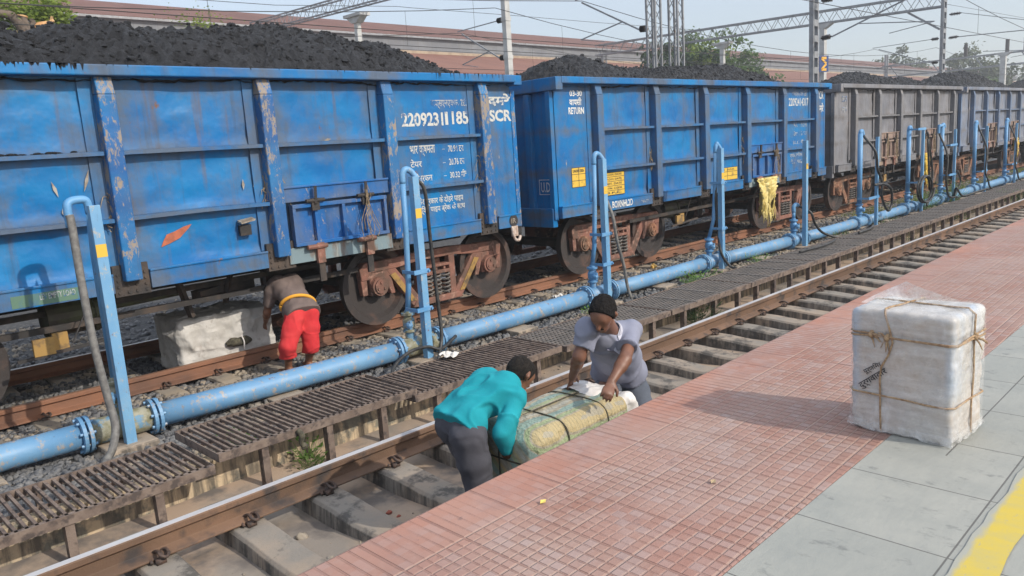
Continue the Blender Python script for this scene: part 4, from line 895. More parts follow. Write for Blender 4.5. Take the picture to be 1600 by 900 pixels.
# torn sheets caught on the wagons
def rag(x0, x1, z0, z1, m, label, seed, y=7.93):
    rs = np.random.default_rng(seed); g = G(); n = 26; mz = 22; U = np.linspace(0, 1, n); Vv = np.linspace(0, 1, mz); bot = .45+.55*np.abs(np.sin(U*9+seed))*rs.uniform(.6, 1, n); bot[rs.integers(0, n, 4)] = 1.
    X = x0+(x1-x0)*(.5+(U[None]-.5)*(1-.35*Vv[:, None]**1.5)); Z = z1-(z1-z0)*Vv[:, None]*bot[None]
    Yy = y-.05*np.sin(U[None]*17+Vv[:, None]*2)*(.4+Vv[:, None])-.03*np.sin(U[None]*41+seed)+.02*rs.standard_normal((mz, n))
    g.sheet(X+0*Z, Yy, Z+.0*X)
    for _ in range(16):
        u = rs.random(); p = np.array([x0+(x1-x0)*(.2+.6*u), y-.03, z0+(z1-z0)*rs.uniform(.1, .5)]); g.tube([p, p+[rs.uniform(-.04, .04), -.02, -.15], p+[rs.uniform(-.06, .06), 0, -.3*rs.uniform(.5, 1.2)]], [.012, .007, .002], 5, smooth=3)
    solo('torn_sheet', g, m, label, 'torn sheet', group='yellow sheets hanging from the wagons', smooth=True, solid=.004)
rag(15.28, 16.2, .33, 1.2, M['ycloth'], 'torn pale yellow sheet hanging from the door of the second blue wagon', 3)
rag(25.75, 26.2, .30, 1.2, M['ycloth2'], 'bright yellow rag hanging from the grey wagon behind a hydrant', 5, 7.92)
rag(36.55, 37.1, .60, 1.25, M['ycloth2'], 'small yellow rag on the faded wagon at the right edge', 8, 7.92)
# ------------------------------------------------------------------ water main and hydrant stands
HX = [2.14, 5.46, 8.92, 12.2, 15.25, 18.45, 21.65, 24.35, 27.6, 31.3, 34.7]
PZ = -.05
def py(x): return float(np.interp(x, [0, 2, 5.4, 9, 12, 15.2, 18.5, 40], [7.36, 7.33, 7.19, 7.22, 7.22, 7.08, 7.03, 7.03]))
def pp(x, dz=0): return np.array([x, py(x), PZ+dz])
PR = .112
def flange(parent, x, s):
    d = nrm(pp(x+.1)-pp(x-.1)); c = pp(x); g = G(); g.lathe(c-d*.016, d, [(0, PR+.002), (0, .166), (.032, .166), (.032, PR+.002)], 30); fl = part('flange', g, M['pipe'], parent, bevel=.003)
    g = G(); a, b = frame(d)
    for k in range(8):
        p = c+.14*(math.cos(2*PI*(k+.4)/8)*a+math.sin(2*PI*(k+.4)/8)*b); g.cyl(p-d*.04, p+d*.04, .014, n=6)
    part('bolt', g, M['pipe'], fl)
ends = [-3]+[x for h in HX for x in (h-.27, h+.27)]+[60]
WORDS = ['first from the left edge', 'between the first and second hydrant stands', 'between the second and third hydrant stands', 'between the third and fourth hydrant stands', 'between the fourth and fifth hydrant stands', 'after the fifth hydrant stand', 'after the sixth hydrant stand', 'after the seventh hydrant stand', 'after the eighth hydrant stand', 'after the ninth hydrant stand', 'after the tenth hydrant stand', 'running off past the right edge']
for k in range(len(HX)+1):
    a, b = ends[2*k]+.035, ends[2*k+1]-.035
    t = thing('water_pipe', 'scuffed pale blue water main section '+WORDS[k], 'pipe', tuple(pp((a+b)/2)), 'sections of the blue water main')
    g = G(); n = max(3, int((b-a)/.5)); g.tube([pp(x, -.006*math.sin(PI*(x-a)/(b-a))) for x in np.linspace(a, b, n)], PR, 26); part('pipe_shell', g, M['pipe'], t, smooth=True)
    if k: flange(t, a+.016, 1)
    if k < len(HX): flange(t, b-.016, -1)
    mid = (a+b)/2-.1
    if k < 9: 
        g = G(); x = mid if k else 1.0; g.hexa([(x-.2, py(x)-.30, -.4), (x+.2, py(x)-.32, -.4), (x+.2, py(x)+.24, -.4), (x-.2, py(x)+.24, -.4), (x-.18, py(x)-.27, PZ-PR-.012), (x+.18, py(x)-.29, PZ-PR-.004), (x+.17, py(x)+.22, PZ-PR-.008), (x-.18, py(x)+.22, PZ-PR-.01)])
        solo('concrete_block', g, M['block'], 'dusty concrete block carrying the blue pipe '+WORDS[k], 'concrete block', group='concrete blocks under the pipe', bevel=.015)
HL = ['first blue hydrant stand from the left with thick grey hose', 'second blue hydrant stand with black hose in front of the wagon bogie', 'third blue hydrant stand behind the grey shirted man', 'fourth blue hydrant stand in front of the second wagon', 'fifth stand, a lone blue post with a short valve stub and trailing hose', 'sixth blue stand with a looped black hose', 'seventh blue stand, a joined pair of posts with hanging hose coils', 'eighth blue stand with a short arm at its top', 'ninth blue stand of two thin posts', 'tenth blue stand near the right picture edge', 'last blue stand cut by the right picture edge']
def hose(t, pts, m, r): g = G(); g.tube(pts, r, 9, smooth=7); part('hose', g, m, t, smooth=True)
for i, x in enumerate(HX):
    yp = py(x); foot = yp-.19; t = thing('water_hydrant', HL[i], 'hydrant', (x, yp, -.2), 'blue hydrant stands along the pipe')
    # tee with its flanges
    g = G(); g.tube([pp(q) for q in (x-.285, x, x+.285)], PR+.003, 26); rx = (x+.012 if i == 0 else x-.10) if i < 5 else x-.02
    part('tee_piece', g, M['brass'] if i in (0, 1) else M['pipe'], t, smooth=True); flange(t, x-.272, 1); flange(t, x+.272, -1)
    # block under the post
    g = G(); g.hexa([(x-.26, foot-.16, -.42), (x+.24, foot-.18, -.42), (x+.24, yp+.2, -.42), (x-.26, yp+.2, -.42), (x-.22, foot-.11, -.17), (x+.21, foot-.13, -.165), (x+.2, yp+.17, -.17), (x-.22, yp+.17, -.172)])
    solo('concrete_block', g, M['block'], 'rough concrete footing of the '+HL[i].split(' with')[0].split(',')[0], 'concrete block', group='concrete footings of the hydrants', bevel=.02)
    # valve and riser
    vm = M['brass'] if i < 2 else M['riser']; zt = PZ+PR-.02
    g = G(); g.lathe((rx, yp, zt), (0, 0, 1), [(0, .052), (.10, .052), (.10, .078), (.125, .078), (.125, .05), (.16, .07), (.24, .072), (.28, .05), (.30, .05), (.30, .082), (.33, .082), (.33, .04), (.36, .04)], 18)
    va = part('valve', g, vm, t, bevel=.003)
    g = G(); g.cyl((rx, yp, zt+.2), (rx-.07, yp-.10, zt+.2), .026, n=10); g.ell((rx-.085, yp-.12, zt+.205), (.04, .05, .045), 8, 6); g.bar((rx-.085, yp-.14, zt+.16), (rx-.085, yp-.15, zt+.26), .03, .02); part('handle', g, M['pipe'] if i < 2 else M['riser'], va)
    H = 2.0
    if i < 5:
        px_ = x+(.008 if i == 0 else 0); w_ = .044; po = G()
        po.box(px_-w_, px_+w_, foot-.045, foot-.037, -.175, H-.06); po.box(px_-w_, px_-w_+.007, foot-.037, foot+.04, -.175, H-.06); po.box(px_+w_-.007, px_+w_, foot-.037, foot+.04, -.175, H-.06)
        part('post', po, M['post'], t, bevel=.003)
        g = G(); g.box(px_-.043, px_+.043, foot-.0465, foot-.0452, 1.50-.03*i, 1.61-.03*i); part('post_stencil', g, M['yellow'], t)
    r0 = zt+.36
    if i == 0:
        g = G(); g.tube([(rx, yp, r0-.02), (rx, yp, 1.5), (rx, yp-.06, 1.88)], .03, 12); g.tube([(rx, yp-.06, 1.87), (rx-.006, yp-.065, 1.96), (rx-.035, yp-.07, 1.99), (rx-.12, yp-.08, 1.99), (rx-.165, yp-.09, 1.965), (rx-.175, yp-.095, 1.91), (rx-.175, yp-.095, 1.77)], .034, 12, smooth=4); part('riser_pipe', g, M['riser'], t, smooth=True)
        hose(t, [at(108, 336, 7.2), at(112, 352, 7.19), at(127, 440, 7.12), at(147, 540, 7.05), at(168, 620, 7.0), at(180, 665, 6.93), at(176, 700, 6.86), at(165, 722, 6.80), at(150, 745, 6.4)+[0, 0, -.02]], M['hose_grey'], .033)
        hose(t, [(-.4, 6.45, -.16), (.4, 6.5, -.17), (1.0, 6.62, -.165), (1.5, 6.7, -.18), (1.86, 6.72, -.18)], M['hose_grey'], .028)
    elif i < 4:
        g = G(); dxp = .06 if i == 3 else 0; rxx = rx+dxp; g.tube([(rx, yp, r0-.02), (rxx, yp-.06, .7), (rxx, yp-.10, 1.3), (rxx, yp-.12, H-.12)], .033, 12); g.tube([(rxx, yp-.12, H-.13), (rxx+.004, yp-.12, H-.03), (rxx+.04, yp-.125, H+.02), (x-.01, yp-.13, H+.015), (x+.03, yp-.14, H-.02), (x+.07, yp-.16, H-.09)], .036, 12, smooth=4); part('riser_pipe', g, M['riser'], t, smooth=True)
        for z in (.42, .86) if i < 3 else (.55, 1.35):
            g = G(); g.box(rxx-.045, x+.075, foot-.06, foot-.047, z-.025, z+.025); g.box(rxx-.045, rxx-.033, foot-.047, yp-.02, z-.02, z+.02); g.cyl((x+.06, foot-.08, z), (x+.06, foot-.03, z), .014, n=8); part('clamp', g, M['riser'], t)
        if i == 1:
            hose(t, [(x+.07, yp-.17, H-.1), at(664, 300, 7.0), at(672, 370, 7.02), at(684, 470, 7.0), at(690, 520, 6.95), at(688, 545, 6.9), at(685, 562, 6.8)], M['hose_black'], .022)
            hose(t, [at(712, 525, 7.02), at(690, 545, 6.9), at(668, 542, 6.92), at(640, 550, 6.85), at(618, 570, 6.75), at(610, 592, 6.6)], M['hose_black'], .02)
        if i == 2: hose(t, [(x+.06, yp-.17, H-.6), (x+.07, foot-.1, 1.1), (x+.12, foot-.12, .75), (x+.25, foot-.13, .35), (x+.30, foot-.14, .05), (x+.31, foot-.2, -.15)], M['hose_grey'], .024)
        if i == 3: hose(t, [at(1121, 240, 7.12), at(1118, 300, 7.1), at(1122, 360, 7.08), at(1127, 395, 7.0), at(1140, 415, 6.9), at(1152, 420, 6.75)], M['hose_black'], .024)
    elif i == 4:
        g = G(); g.tube([(rx, yp, r0-.02), (rx, yp, r0+.14)], .034, 12); g.tube([(rx, yp, r0+.12), (rx, yp, r0+.22), (rx+.04, yp-.02, r0+.27), (rx+.12, yp-.03, r0+.25)], .042, 12, smooth=4); part('riser_pipe', g, M['riser'], t, smooth=True)
        hose(t, [(rx+.13, yp-.04, r0+.24), (x+.09, foot-.08, .50), (x+.22, foot-.12, .25), (x+.5, foot-.2, .02), (x+.95, foot-.45, -.1), (x+1.5, 6.15, .085), (x+1.0, 5.98, .085), (x+.35, 5.95, .085)], M['hose_black'], .026)
        hose(t, [(14.6, 6.0, .085), (14.2, 5.9, .085), (13.6, 5.86, .085), (12.9, 5.92, .085)], M['hose_black'], .02)
    else:
        ra = .055; dx = .50 if i != 6 else .46
        g = G(); g.tube([(rx, yp, r0-.03), (rx, yp, H-.02)], ra, 14); g.tube([(rx, yp, H-.03), (rx+.01, yp, H+.02), (rx+.07, yp-.01, H+.03), (rx+.10, yp-.02, H-.06)], .045, 12, smooth=4); part('riser_pipe', g, M['riser'], t, smooth=True)
        g = G(); hp = H-.12 if i != 6 else H; g.box(x+dx-.035, x+dx+.035, foot-.035, foot-.028, -.2, hp); g.box(x+dx-.035, x+dx-.029, foot-.028, foot+.03, -.2, hp); part('post', g, M['post'], t)
        for z in ((.50,) if i not in (6, 7) else (.62, H-.03 if i == 6 else 1.45)):
            g = G(); g.box(rx-.07, x+dx+.05, foot-.055, foot-.043, z-.03, z+.03); g.box(rx-.07, rx-.06, foot-.043, yp+.02, z-.02, z+.02); part('clamp', g, M['riser'], t)
        if i == 7: g = G(); g.cyl((rx, yp, H+.0), (rx-.38, yp-.02, H+.0), .04, n=10); g.cyl((rx-.38, yp-.02, H+.02), (rx-.38, yp-.02, H-.2), .035, n=10); part('outlet_arm', g, M['riser'], t)
        f_ = foot-.09
        if i == 5: hose(t, [(rx+.10, yp-.02, H-.06), (rx+.16, f_, 1.55), (rx+.32, f_, 1.15), (x+dx+.02, f_-.02, .85), (x+dx+.12, f_, .45), (x+dx+.5, f_, .12), (x+dx+.75, f_, .25), (x+dx+.6, f_-.03, .62), (x+dx+.1, f_-.04, .78), (rx+.12, f_, .80)], M['hose_black'], .03)
        elif i == 6:
            th = np.linspace(0, 4*PI, 24); hose(t, [(x+dx+.1, f_, H-.3)]+[(x+.28+.52*math.cos(a), f_-.01*a, .42+.34*math.sin(a)) for a in th], M['hose_black'], .028)
            hose(t, [(x+dx+.05, f_, H-.12), (x+dx+.3, f_, 1.4), (x+dx+.55, f_, .75), (x+dx+.4, f_, .2), (x+dx+.15, f_, -.05)], M['hose_black'], .026)
        elif i == 7:
            hose(t, [(rx-.38, yp-.03, H-.2), (rx-.45, f_, 1.2), (rx-.48, f_, .5), (rx-.2, f_, .05), (rx+.2, f_-.1, -.02)], M['hose_black'], .028)
            hose(t, [(x+dx, f_, .7), (x+dx+.35, f_, .35), (x+.3, f_, .02), (x+.1, f_-.1, .25), (x+.35, f_-.2, .0), (x+1.0, 6.35, .06), (x+1.7, 6.25, .09)], M['hose_black'], .028)
        else: hose(t, [(rx+.10, yp-.02, H-.06), (rx+.2, f_, 1.2), (rx+.16, f_, .5), (x+.5, f_, .2), (x+.9, f_, -.1), (x+1.2, 6.5, -.15)], M['hose_black'], .026)
# ------------------------------------------------------------------ weeds and small stones, litter
def weed(c, n, r, h, m, label, grp='weeds along the track'):
    g = G(); c = np.asarray(c, float)
    for _ in range(n):
        a = random.uniform(0, 2*PI); q = random.random()**.6*r; p = c+[q*math.cos(a), q*math.sin(a), random.random()*h]; s = random.uniform(.012, .034)
        d = nrm([math.cos(a)+random.uniform(-.6, .6), math.sin(a)+random.uniform(-.6, .6), random.uniform(.0, 1.)]); e = nrm(np.cross(d, [random.uniform(-.4, .4), random.uniform(-.4, .4), 1])); w = s*.45
        g.add([p, p+d*s+e*w, p+d*2*s, p+d*s-e*w], [(0, 1, 2, 3)])
        if random.random() < .35: g.tube([c+[q*.4*math.cos(a), q*.4*math.sin(a), -.02], p], .002, 3)
    solo('weed', g, m, label, 'weed', loc=tuple(c), group=grp)
BR, MI, LI = M['leaf_bright'], M['leaf_mid'], M['leaf_lime']
weed((2.98, 5.5, -.27), 90, .12, .09, MI, 'leafy green weed tuft behind the near rail below the raised grating')
weed((3.05, 5.66, -.24), 70, .14, .17, BR, 'taller green weeds growing against the drain wall')
weed((2.75, 6.0, -.16), 120, .12, .14, BR, 'bright green weed poking up through the grating bars')
weed((2.68, 6.28, -.18), 60, .09, .14, BR, 'bright green weed beside the grating and the blue pipe')
weed((2.38, 3.72, -.27), 70, .09, .09, MI, 'small green weed on the apron between sleepers')
weed((8.2, 6.7, -.2), 140, .16, .16, BR, 'green weed under the blue pipe beside the third hydrant')
weed((8.95, 5.55, -.26), 320, .36, .22, M['leaf_dark'], 'dark green weeds under the edge of the grid walkway')
weed((11.0, 6.7, -.2), 260, .4, .16, BR, 'green weeds beside the pipe before the fourth hydrant'); weed((12.9, 6.65, -.2), 150, .3, .2, BR, 'green weeds right of the fourth hydrant footing')
weed((22.6, 6.9, -.15), 420, .5, .5, BR, 'leafy green plant climbing the blue pipe by the hose coils'); weed((24.8, 6.9, -.15), 380, .5, .6, BR, 'tall green weed at the foot of the eighth hydrant')
weed((16.6, 6.6, -.2), 160, .4, .15, MI, 'low green weeds after the fifth hydrant'); weed((19.3, 6.6, -.2), 160, .5, .18, MI, 'low green weeds after the sixth hydrant')
weed((13.6, 3.1, -.2), 620, .55, .06, LI, 'yellow green moss patch between sleepers at the platform edge')
weed((21., 5.6, -.22), 130, .25, .22, BR, 'green weed below the far walkway frame'); weed((25.5, 5.55, -.22), 160, .4, .3, BR, 'green weed tuft under the distant walkway'); weed((17.2, 5.55, -.25), 100, .25, .2, MI, 'thin weed by the drain wall')
def patch(x0, x1, y0, y1, n, m, nm):
    g = G()
    for _ in range(n):
        p = np.array([random.uniform(x0, x1), random.uniform(y0, y1), -.22]); 
        if vnoise(p*np.array([.9, 1.6, 1])) < -.15: continue
        h = random.uniform(.04, .13); d = np.array([random.uniform(-.04, .04), random.uniform(-.04, .04), h]); a = random.uniform(0, PI); e = np.array([math.cos(a), math.sin(a), 0])*.012; g.add([p-e, p+e, p+d], [(0, 1, 2)])
    solo(nm, g, m, kind='stuff', loc=(0, 0, 0))
patch(17, 42, 7.3, 8.4, 9000, M['leaf_lime'], 'grass'); patch(13, 40, 7.4, 8.3, 2200, M['straw'], 'dry_grass')
patch(10, 60, 12.4, 14.5, 5000, M['leaf_olive'], 'grass')
def rock(x, y, z, s, m, label, cat, name='stone', grp=None, fl=.6):
    g = G(); b = G(); b.ell((0, 0, 0), 1, 9, 6); bv = np.vstack(b.v); bv = bv*(1+.3*fbm(bv*1.7+x*3, 2, int(x*50) % 90)[:, None]); g.add(np.array([x, y, z+s*fl*.7])+bv*s*np.array([1.2, .9, fl]), b.f); solo(name, g, m, label, cat, group=grp)
g5 = 'loose stones by the near rail'
for x, y, s, l in ((1.02, 5.02, .035, 'pale flat stone chip beside the near rail, leftmost'), (1.33, 5.13, .04, 'brown stone by the drain ledge near the left edge'), (1.40, 5.30, .05, 'tan stone against the drain wall foot'), (3.9, 5.22, .05, 'pinkish stone on the ledge behind the near rail'), (4.3, 5.35, .06, 'grey stone on the ledge by the walkway leg'), (4.62, 5.40, .05, 'stone beside the walkway leg behind the teal man'), (7.6, 5.35, .05, 'stone on the ledge right of the grey shirted man')):
    rock(x, y, -.295, s, M['stone_tan'], l, 'stone', grp=g5)
rock(2.92, 4.35, -.31, .022, M['brick'], 'small red brick chip on the apron between sleepers', 'brick chip', 'brick_chip'); rock(2.93, 4.25, -.31, .016, M['brick'], 'tiny red chip beside the bigger red chip', 'brick chip', 'brick_chip')
rock(2.2, 4.25, -.315, .03, M['stone_tan'], 'small dark pebble on the sandy apron', 'stone', grp=g5); rock(2.31, 4.15, -.315, .02, M['stone_tan'], 'smaller pebble right of the dark one on the sandy apron', 'stone', grp=g5)
p = at(1018, 407, 8.3); rock(p[0], 8.25, -.19, .06, M['potyellow'], 'yellow lump on a sleeper end beside the rail', 'lump', 'yellow_lump', fl=.8)
for px_, py_, Y, l in ((872, 450, 7.95, 'crumpled white wrapper on the ballast below the wagon coupling'), (435, 560, 7.75, 'crumpled white plastic by the feet of the man in red shorts'), (700, 547, 6.1, 'scrap of white paper on the grid panel')):
    p = at(px_, py_, Y); g = G(); q = np.stack(np.meshgrid(np.linspace(-1, 1, 7), np.linspace(-1, 1, 7)), -1).reshape(-1, 2); zz = np.abs(fbm(np.stack([q[:, 0]*2+px_, q[:, 1]*2, q[:, 0]*0], 1), 3))
    X = p[0]+.09*q[:, 0].reshape(7, 7); Yy = Y+.07*q[:, 1].reshape(7, 7); Zz = (-.18 if px_ != 700 else .075)+.07*zz.reshape(7, 7); g.sheet(X, Yy, Zz); solo('wrapper', g, M['litter'], l, 'litter', group='scraps of litter', solid=.002)

for x, y, l in ((2.05, 1.98, 'small yellow leaf on the red paving'), (2.6, 1.55, 'dry curled leaf on the red paving near the worn patch')):
    g = G(); q = [(x-.018, y, .817), (x-.004, y+.011, .824), (x+.02, y+.003, .819), (x+.002, y-.011, .8185)]; g.add(q, [(0, 1, 2, 3)]); solo('fallen_leaf', g, M['ycloth2'] if 'yellow' in l else M['straw'], l, 'leaf', solid=.001)
# ------------------------------------------------------------------ people
def hand(F, w, d, n, side, curl=.6, s=1.):
    """palm and five fingers; d: wrist to knuckles, n: out of the palm, side: +1 thumb on d x n side"""
    w = np.asarray(w, float); d = nrm(d); n = nrm(n-d*(n@d)); l = np.cross(d, n)*side
    F.cone(w-d*.02, w+d*.085*s, .026*s, .040*s, .012, flat=n, fl=.42)
    for off, ln in ((.031, .068), (.011, .080), (-.010, .075), (-.030, .058)):
        p = w+d*.078*s+l*off*s; a = .25*curl; q = [p-d*.012]; dd = d
        for k, fr in enumerate((.42, .33, .25)):
            dd = nrm(d*math.cos(a)+n*math.sin(a)+l*off*1.2); q.append(q[-1]+dd*ln*fr*s+(d*.012 if k == 0 else 0)); a += curl
        F.chain(q, [.0115*s, .0105*s, .0095*s, .008*s], .004)
    t = nrm(l*.75+d*.55+n*.35); p = w+d*.018*s+l*.024*s; q1 = p+t*.042*s; q2 = q1+nrm(t*.5+d*.6+n*.4)*.032*s
    F.chain([p, q1, q2], [.016*s, .0125*s, .009*s], .008)
def person(name, label, J, wear, ground, h=.0085, grip=(1, 1), seed=1):
    """J: joints (world). One continuous body; clothing and hair are its children."""
    J = {k: np.asarray(v, float) for k, v in J.items()}
    A = np.array([v for k, v in J.items() if k[:2] not in ('pn', 'to', 'fa', 'cr')]); lo = A.min(0)-.24; hi = A.max(0)+.24; lo[2] = ground-.05
    lat = nrm(J['shL']-J['shR']); up = nrm(J['chest']-J['pelvis']); fr = nrm(np.cross(lat, up)) if wear.get('front', 1) > 0 else -nrm(np.cross(lat, up)); hl = nrm(J['hipL']-J['hipR'])
    waist = J['waist'] if 'waist' in J else (J['pelvis']*.5+J['chest']*.5)
    bd = wear.get('build', 1.)
    def torso(F, e, k=.06, lowr=.0):
        for s in (-1, 1):
            F.chain([J['pelvis']+hl*s*.075, waist+lat*s*.062*bd, J['chest']+lat*s*.082*bd, J['chest']+lat*s*.09+up*.09], [.098*bd+e+lowr, .093*bd+e, .108*bd+e, .07*bd+e], k)
        F.cone(J['chest']+up*.07-lat*.12, J['chest']+up*.07+lat*.12, .068+e, k=k)
        for q in 'LR': F.cone(J['chest']+up*.09+(lat if q == 'L' else -lat)*.08, J['sh'+q], .062*bd+e, .054*bd+e, k)
    def arm(F, q, e, u=1., k=.025, fore=True):
        a, b, c = J['sh'+q], J['el'+q], J['wr'+q]
        if u < 1: F.cone(a, a+(b-a)*(u+.1), .052+e, .050+e, k, cut=(a+(b-a)*u, b-a))
        else: F.cone(a, b, .054*bd+e, .043+e, k)
        if fore: F.chain([b, b+(c-b)*.3, c], [.042+e, .041+e, .027+e], k, **({'cut': (b+(c-b)*.86, c-b)} if e > 0 else {}))
    def leg(F, q, e, lowk=.04, kr=1., ank=True):
        a, b, c = J['hip'+q], J['kn'+q], J['an'+q]; F.chain([a, a+(b-a)*.4, b], [.092+e, .083+e, .057+e], lowk)
        if ank: F.chain([b, b+(c-b)*.32, c], [.056+e, .055+e, .036+e], .03)
    F = Field(lo, hi, h)
    torso(F, -.022)
    for q in 'LR': arm(F, q, 0); leg(F, q, 0)
    hd, fd, hu = J['head'], nrm(J['face']), nrm(J['crown']); sd_ = np.cross(fd, hu)
    F.cone(J['chest']+up*.08, hd-hu*.07-fd*.01, .062, .056, .03)
    F.cone(hd+hu*.028-fd*.022, hd+hu*.028+fd*.022, .082, .080, .02, flat=sd_, fl=.92); F.cone(hd+fd*.03-hu*.01, hd+fd*.048-hu*.075, .066, .040, .025, flat=sd_, fl=.92)
    F.chain([hd+fd*.088+hu*.02, hd+fd*.112-hu*.022], [.010, .0165], .014)
    F.cone(hd+fd*.082-hu*.052-sd_*.016, hd+fd*.082-hu*.052+sd_*.016, .011, k=.012)
    F.cone(hd+fd*.082+hu*.033-sd_*.035, hd+fd*.082+hu*.033+sd_*.035, .012, k=.02)
    for s in (-1, 1): F.chain([hd+sd_*s*.077-fd*.012+hu*.022, hd+sd_*s*.084-fd*.018-hu*.004, hd+sd_*s*.074-fd*.008-hu*.03], [.014, .014, .009], .006)
    for i, q in enumerate('LR'):
        if 'hd'+q in J: hand(F, J['wr'+q], J['hd'+q]-J['wr'+q], J['pn'+q] if 'pn'+q in J else fr, 1 if q == 'L' else -1, grip[i])
        f = J['toe'+q] if 'toe'+q in J else fr; f = nrm(np.array([f[0], f[1], 0])); a = J['an'+q]
        F.cone(a+[0, 0, -.01], np.array([a[0], a[1], ground+.04])-f*.03, .04, .035, .03); F.cone(np.array([a[0], a[1], ground+.035])-f*.035, np.array([a[0], a[1], ground+.025])+f*.15, .034, .026, .03, flat=np.cross(f, [0, 0, 1]), fl=1.15)
    root = solo(name, relax(F.mesh(), 1, .4), M[wear['skin']], label, 'person', loc=tuple([J['pelvis'][0], J['pelvis'][1], ground]), smooth=True)
    # shirt
    S = Field(lo-.03, hi+.03, h*1.05); e = wear.get('ease', .018)
    torso(S, e, .05, wear.get('hemflare', .0))
    lo_ = wear.get('loose', 0)
    if lo_:
        for s in (-1, 1): S.chain([J['chest']-up*.02+lat*s*.07, waist+lat*s*.075, J['pelvis']+hl*s*.08], [.105*bd+e, .10+lo_, .105+lo_], .05)
    hem = J['pelvis']-up*wear.get('hem', .06)
    for s in (-1, 1): S.cone(J['pelvis']+hl*s*.072+up*.02, hem+hl*s*.076-up*.1, .108+e, .112+e+wear.get('hemflare', 0), .05)
    for q in 'LR': arm(S, q, e*.95+(.003 if wear.get('sleeve', 1.) >= 1 else 0), wear.get('sleeve', 1.), .035, wear.get('sleeve', 1.) >= 1)
    P = S.pts(); fl = wear.get('fold', .006); ca = (P-J['pelvis'])@up; cl = (P-J['pelvis'])@lat
    w_ = vnoise(np.stack([ca*13+cl*5, cl*6-ca*3, ((P-J['pelvis'])@fr)*6], -1), seed)+.5*vnoise(P*17, seed+1)
    rd = np.abs(vnoise(np.stack([ca*7+cl*7, cl*4-ca*4, ((P-J['pelvis'])@fr)*4], -1), seed+11)); w_ = w_-1.1*np.clip(1-rd*5, 0, 1)+.3; S.F += (fl*(w_-.55)).astype(np.float32)
    S.clip(hem, -up); 
    if wear.get('sleeve', 1.) < 1:
        pass
    sh = part('shirt', relax(S.mesh(), 1, .2), M[wear['shirt']], root, smooth=True)
    # trousers or shorts
    T = Field(lo-.02, hi+.02, h*1.05); te = wear.get('tease', .014)
    for q in 'LR':
        a, b, c = J['hip'+q], J['kn'+q], J['an'+q]
        T.cone(J['pelvis']+hl*(.05 if q == 'L' else -.05)+up*.03, a, .105*min(1, bd*1.02)+te*.6, .094+te, .05)
        T.chain([a, a+(b-a)*.45, b], [.091+te, .086+te*1.2, .064+te*1.5], .03)
        T.chain([b, b+(c-b)*.5, c], [.064+te*1.5, .058+te*1.6, .052+te*1.6], .03)
    P = T.pts(); rd = np.abs(vnoise(P*np.array([6, 6, 11]), seed+13)); T.F += (.0065*(vnoise(P*np.array([11, 11, 15]), seed+4)+.6*vnoise(P*21, seed+7)-1.0*np.clip(1-rd*5, 0, 1))).astype(np.float32); T.clip(J['pelvis']+up*.085, up)
    if 'shorts' in wear:
        zc = wear['shorts']; T.clip((0, 0, zc), (0, 0, -1))
    else: T.clip((0, 0, ground+.035), (0, 0, -1))
    part('trousers' if 'shorts' not in wear else 'shorts', relax(T.mesh(), 1, .2), M[wear['trousers']], root, smooth=True)
    # hair
    Hh = Field(hd-.16, hd+.16, .006); b = wear.get('hairb', .011)
    Hh.cone(hd+hu*.034-fd*.026, hd+hu*.036+fd*.018, .083+b, .080+b, .02, flat=sd_, fl=.93); Hh.cone(hd-fd*.045+hu*.0, hd-fd*.05-hu*.045, .058+b, .045+b*.6, .03)
    for s in (-1, 1): Hh.cone(hd+sd_*s*.07+fd*.012+hu*.02, hd+sd_*s*.07+fd*.014-hu*.012, .014, .008, .02)
    P = Hh.pts(); Hh.F += (wear.get('curl', .004)*(vnoise(P*38, seed)+.8*vnoise(P*80, seed+2))).astype(np.float32); Hh.clip(hd+hu*.05+fd*.05, nrm(fd*.86-hu*.45)); Hh.clip(hd-hu*.075, -hu)
    part('hair', Hh.mesh(), M[wear.get('hair', 'hair')], root, smooth=True)
    for s in (-1, 1):
        g = G(); g.ell(hd+fd*.074+sd_*s*.031+hu*.012, (.0125, .0125, .0085), 10, 8); ey = part('eye', g, M['eye'], root, smooth=True)
        g = G(); g.ell(hd+fd*.083+sd_*s*.031+hu*.009, .0052, 8, 6); part('iris', g, M['iris'], ey, smooth=True)
        g = G(); g.tube([hd+fd*.085+sd_*s*.016+hu*.032, hd+fd*.089+sd_*s*.032+hu*.037, hd+fd*.076+sd_*s*.05+hu*.032], .0045, 5, smooth=2); part('eyebrow', g, M['hair'], root)
    if wear.get('moustache'):
        g = G(); g.tube([hd+fd*.088-hu*.047-sd_*.026, hd+fd*.1-hu*.037, hd+fd*.088-hu*.047+sd_*.026], [.004, .0075, .004], 6, smooth=4); part('moustache', g, M['hair'], root)
    return root, dict(lat=lat, up=up, fr=fr, J=J)
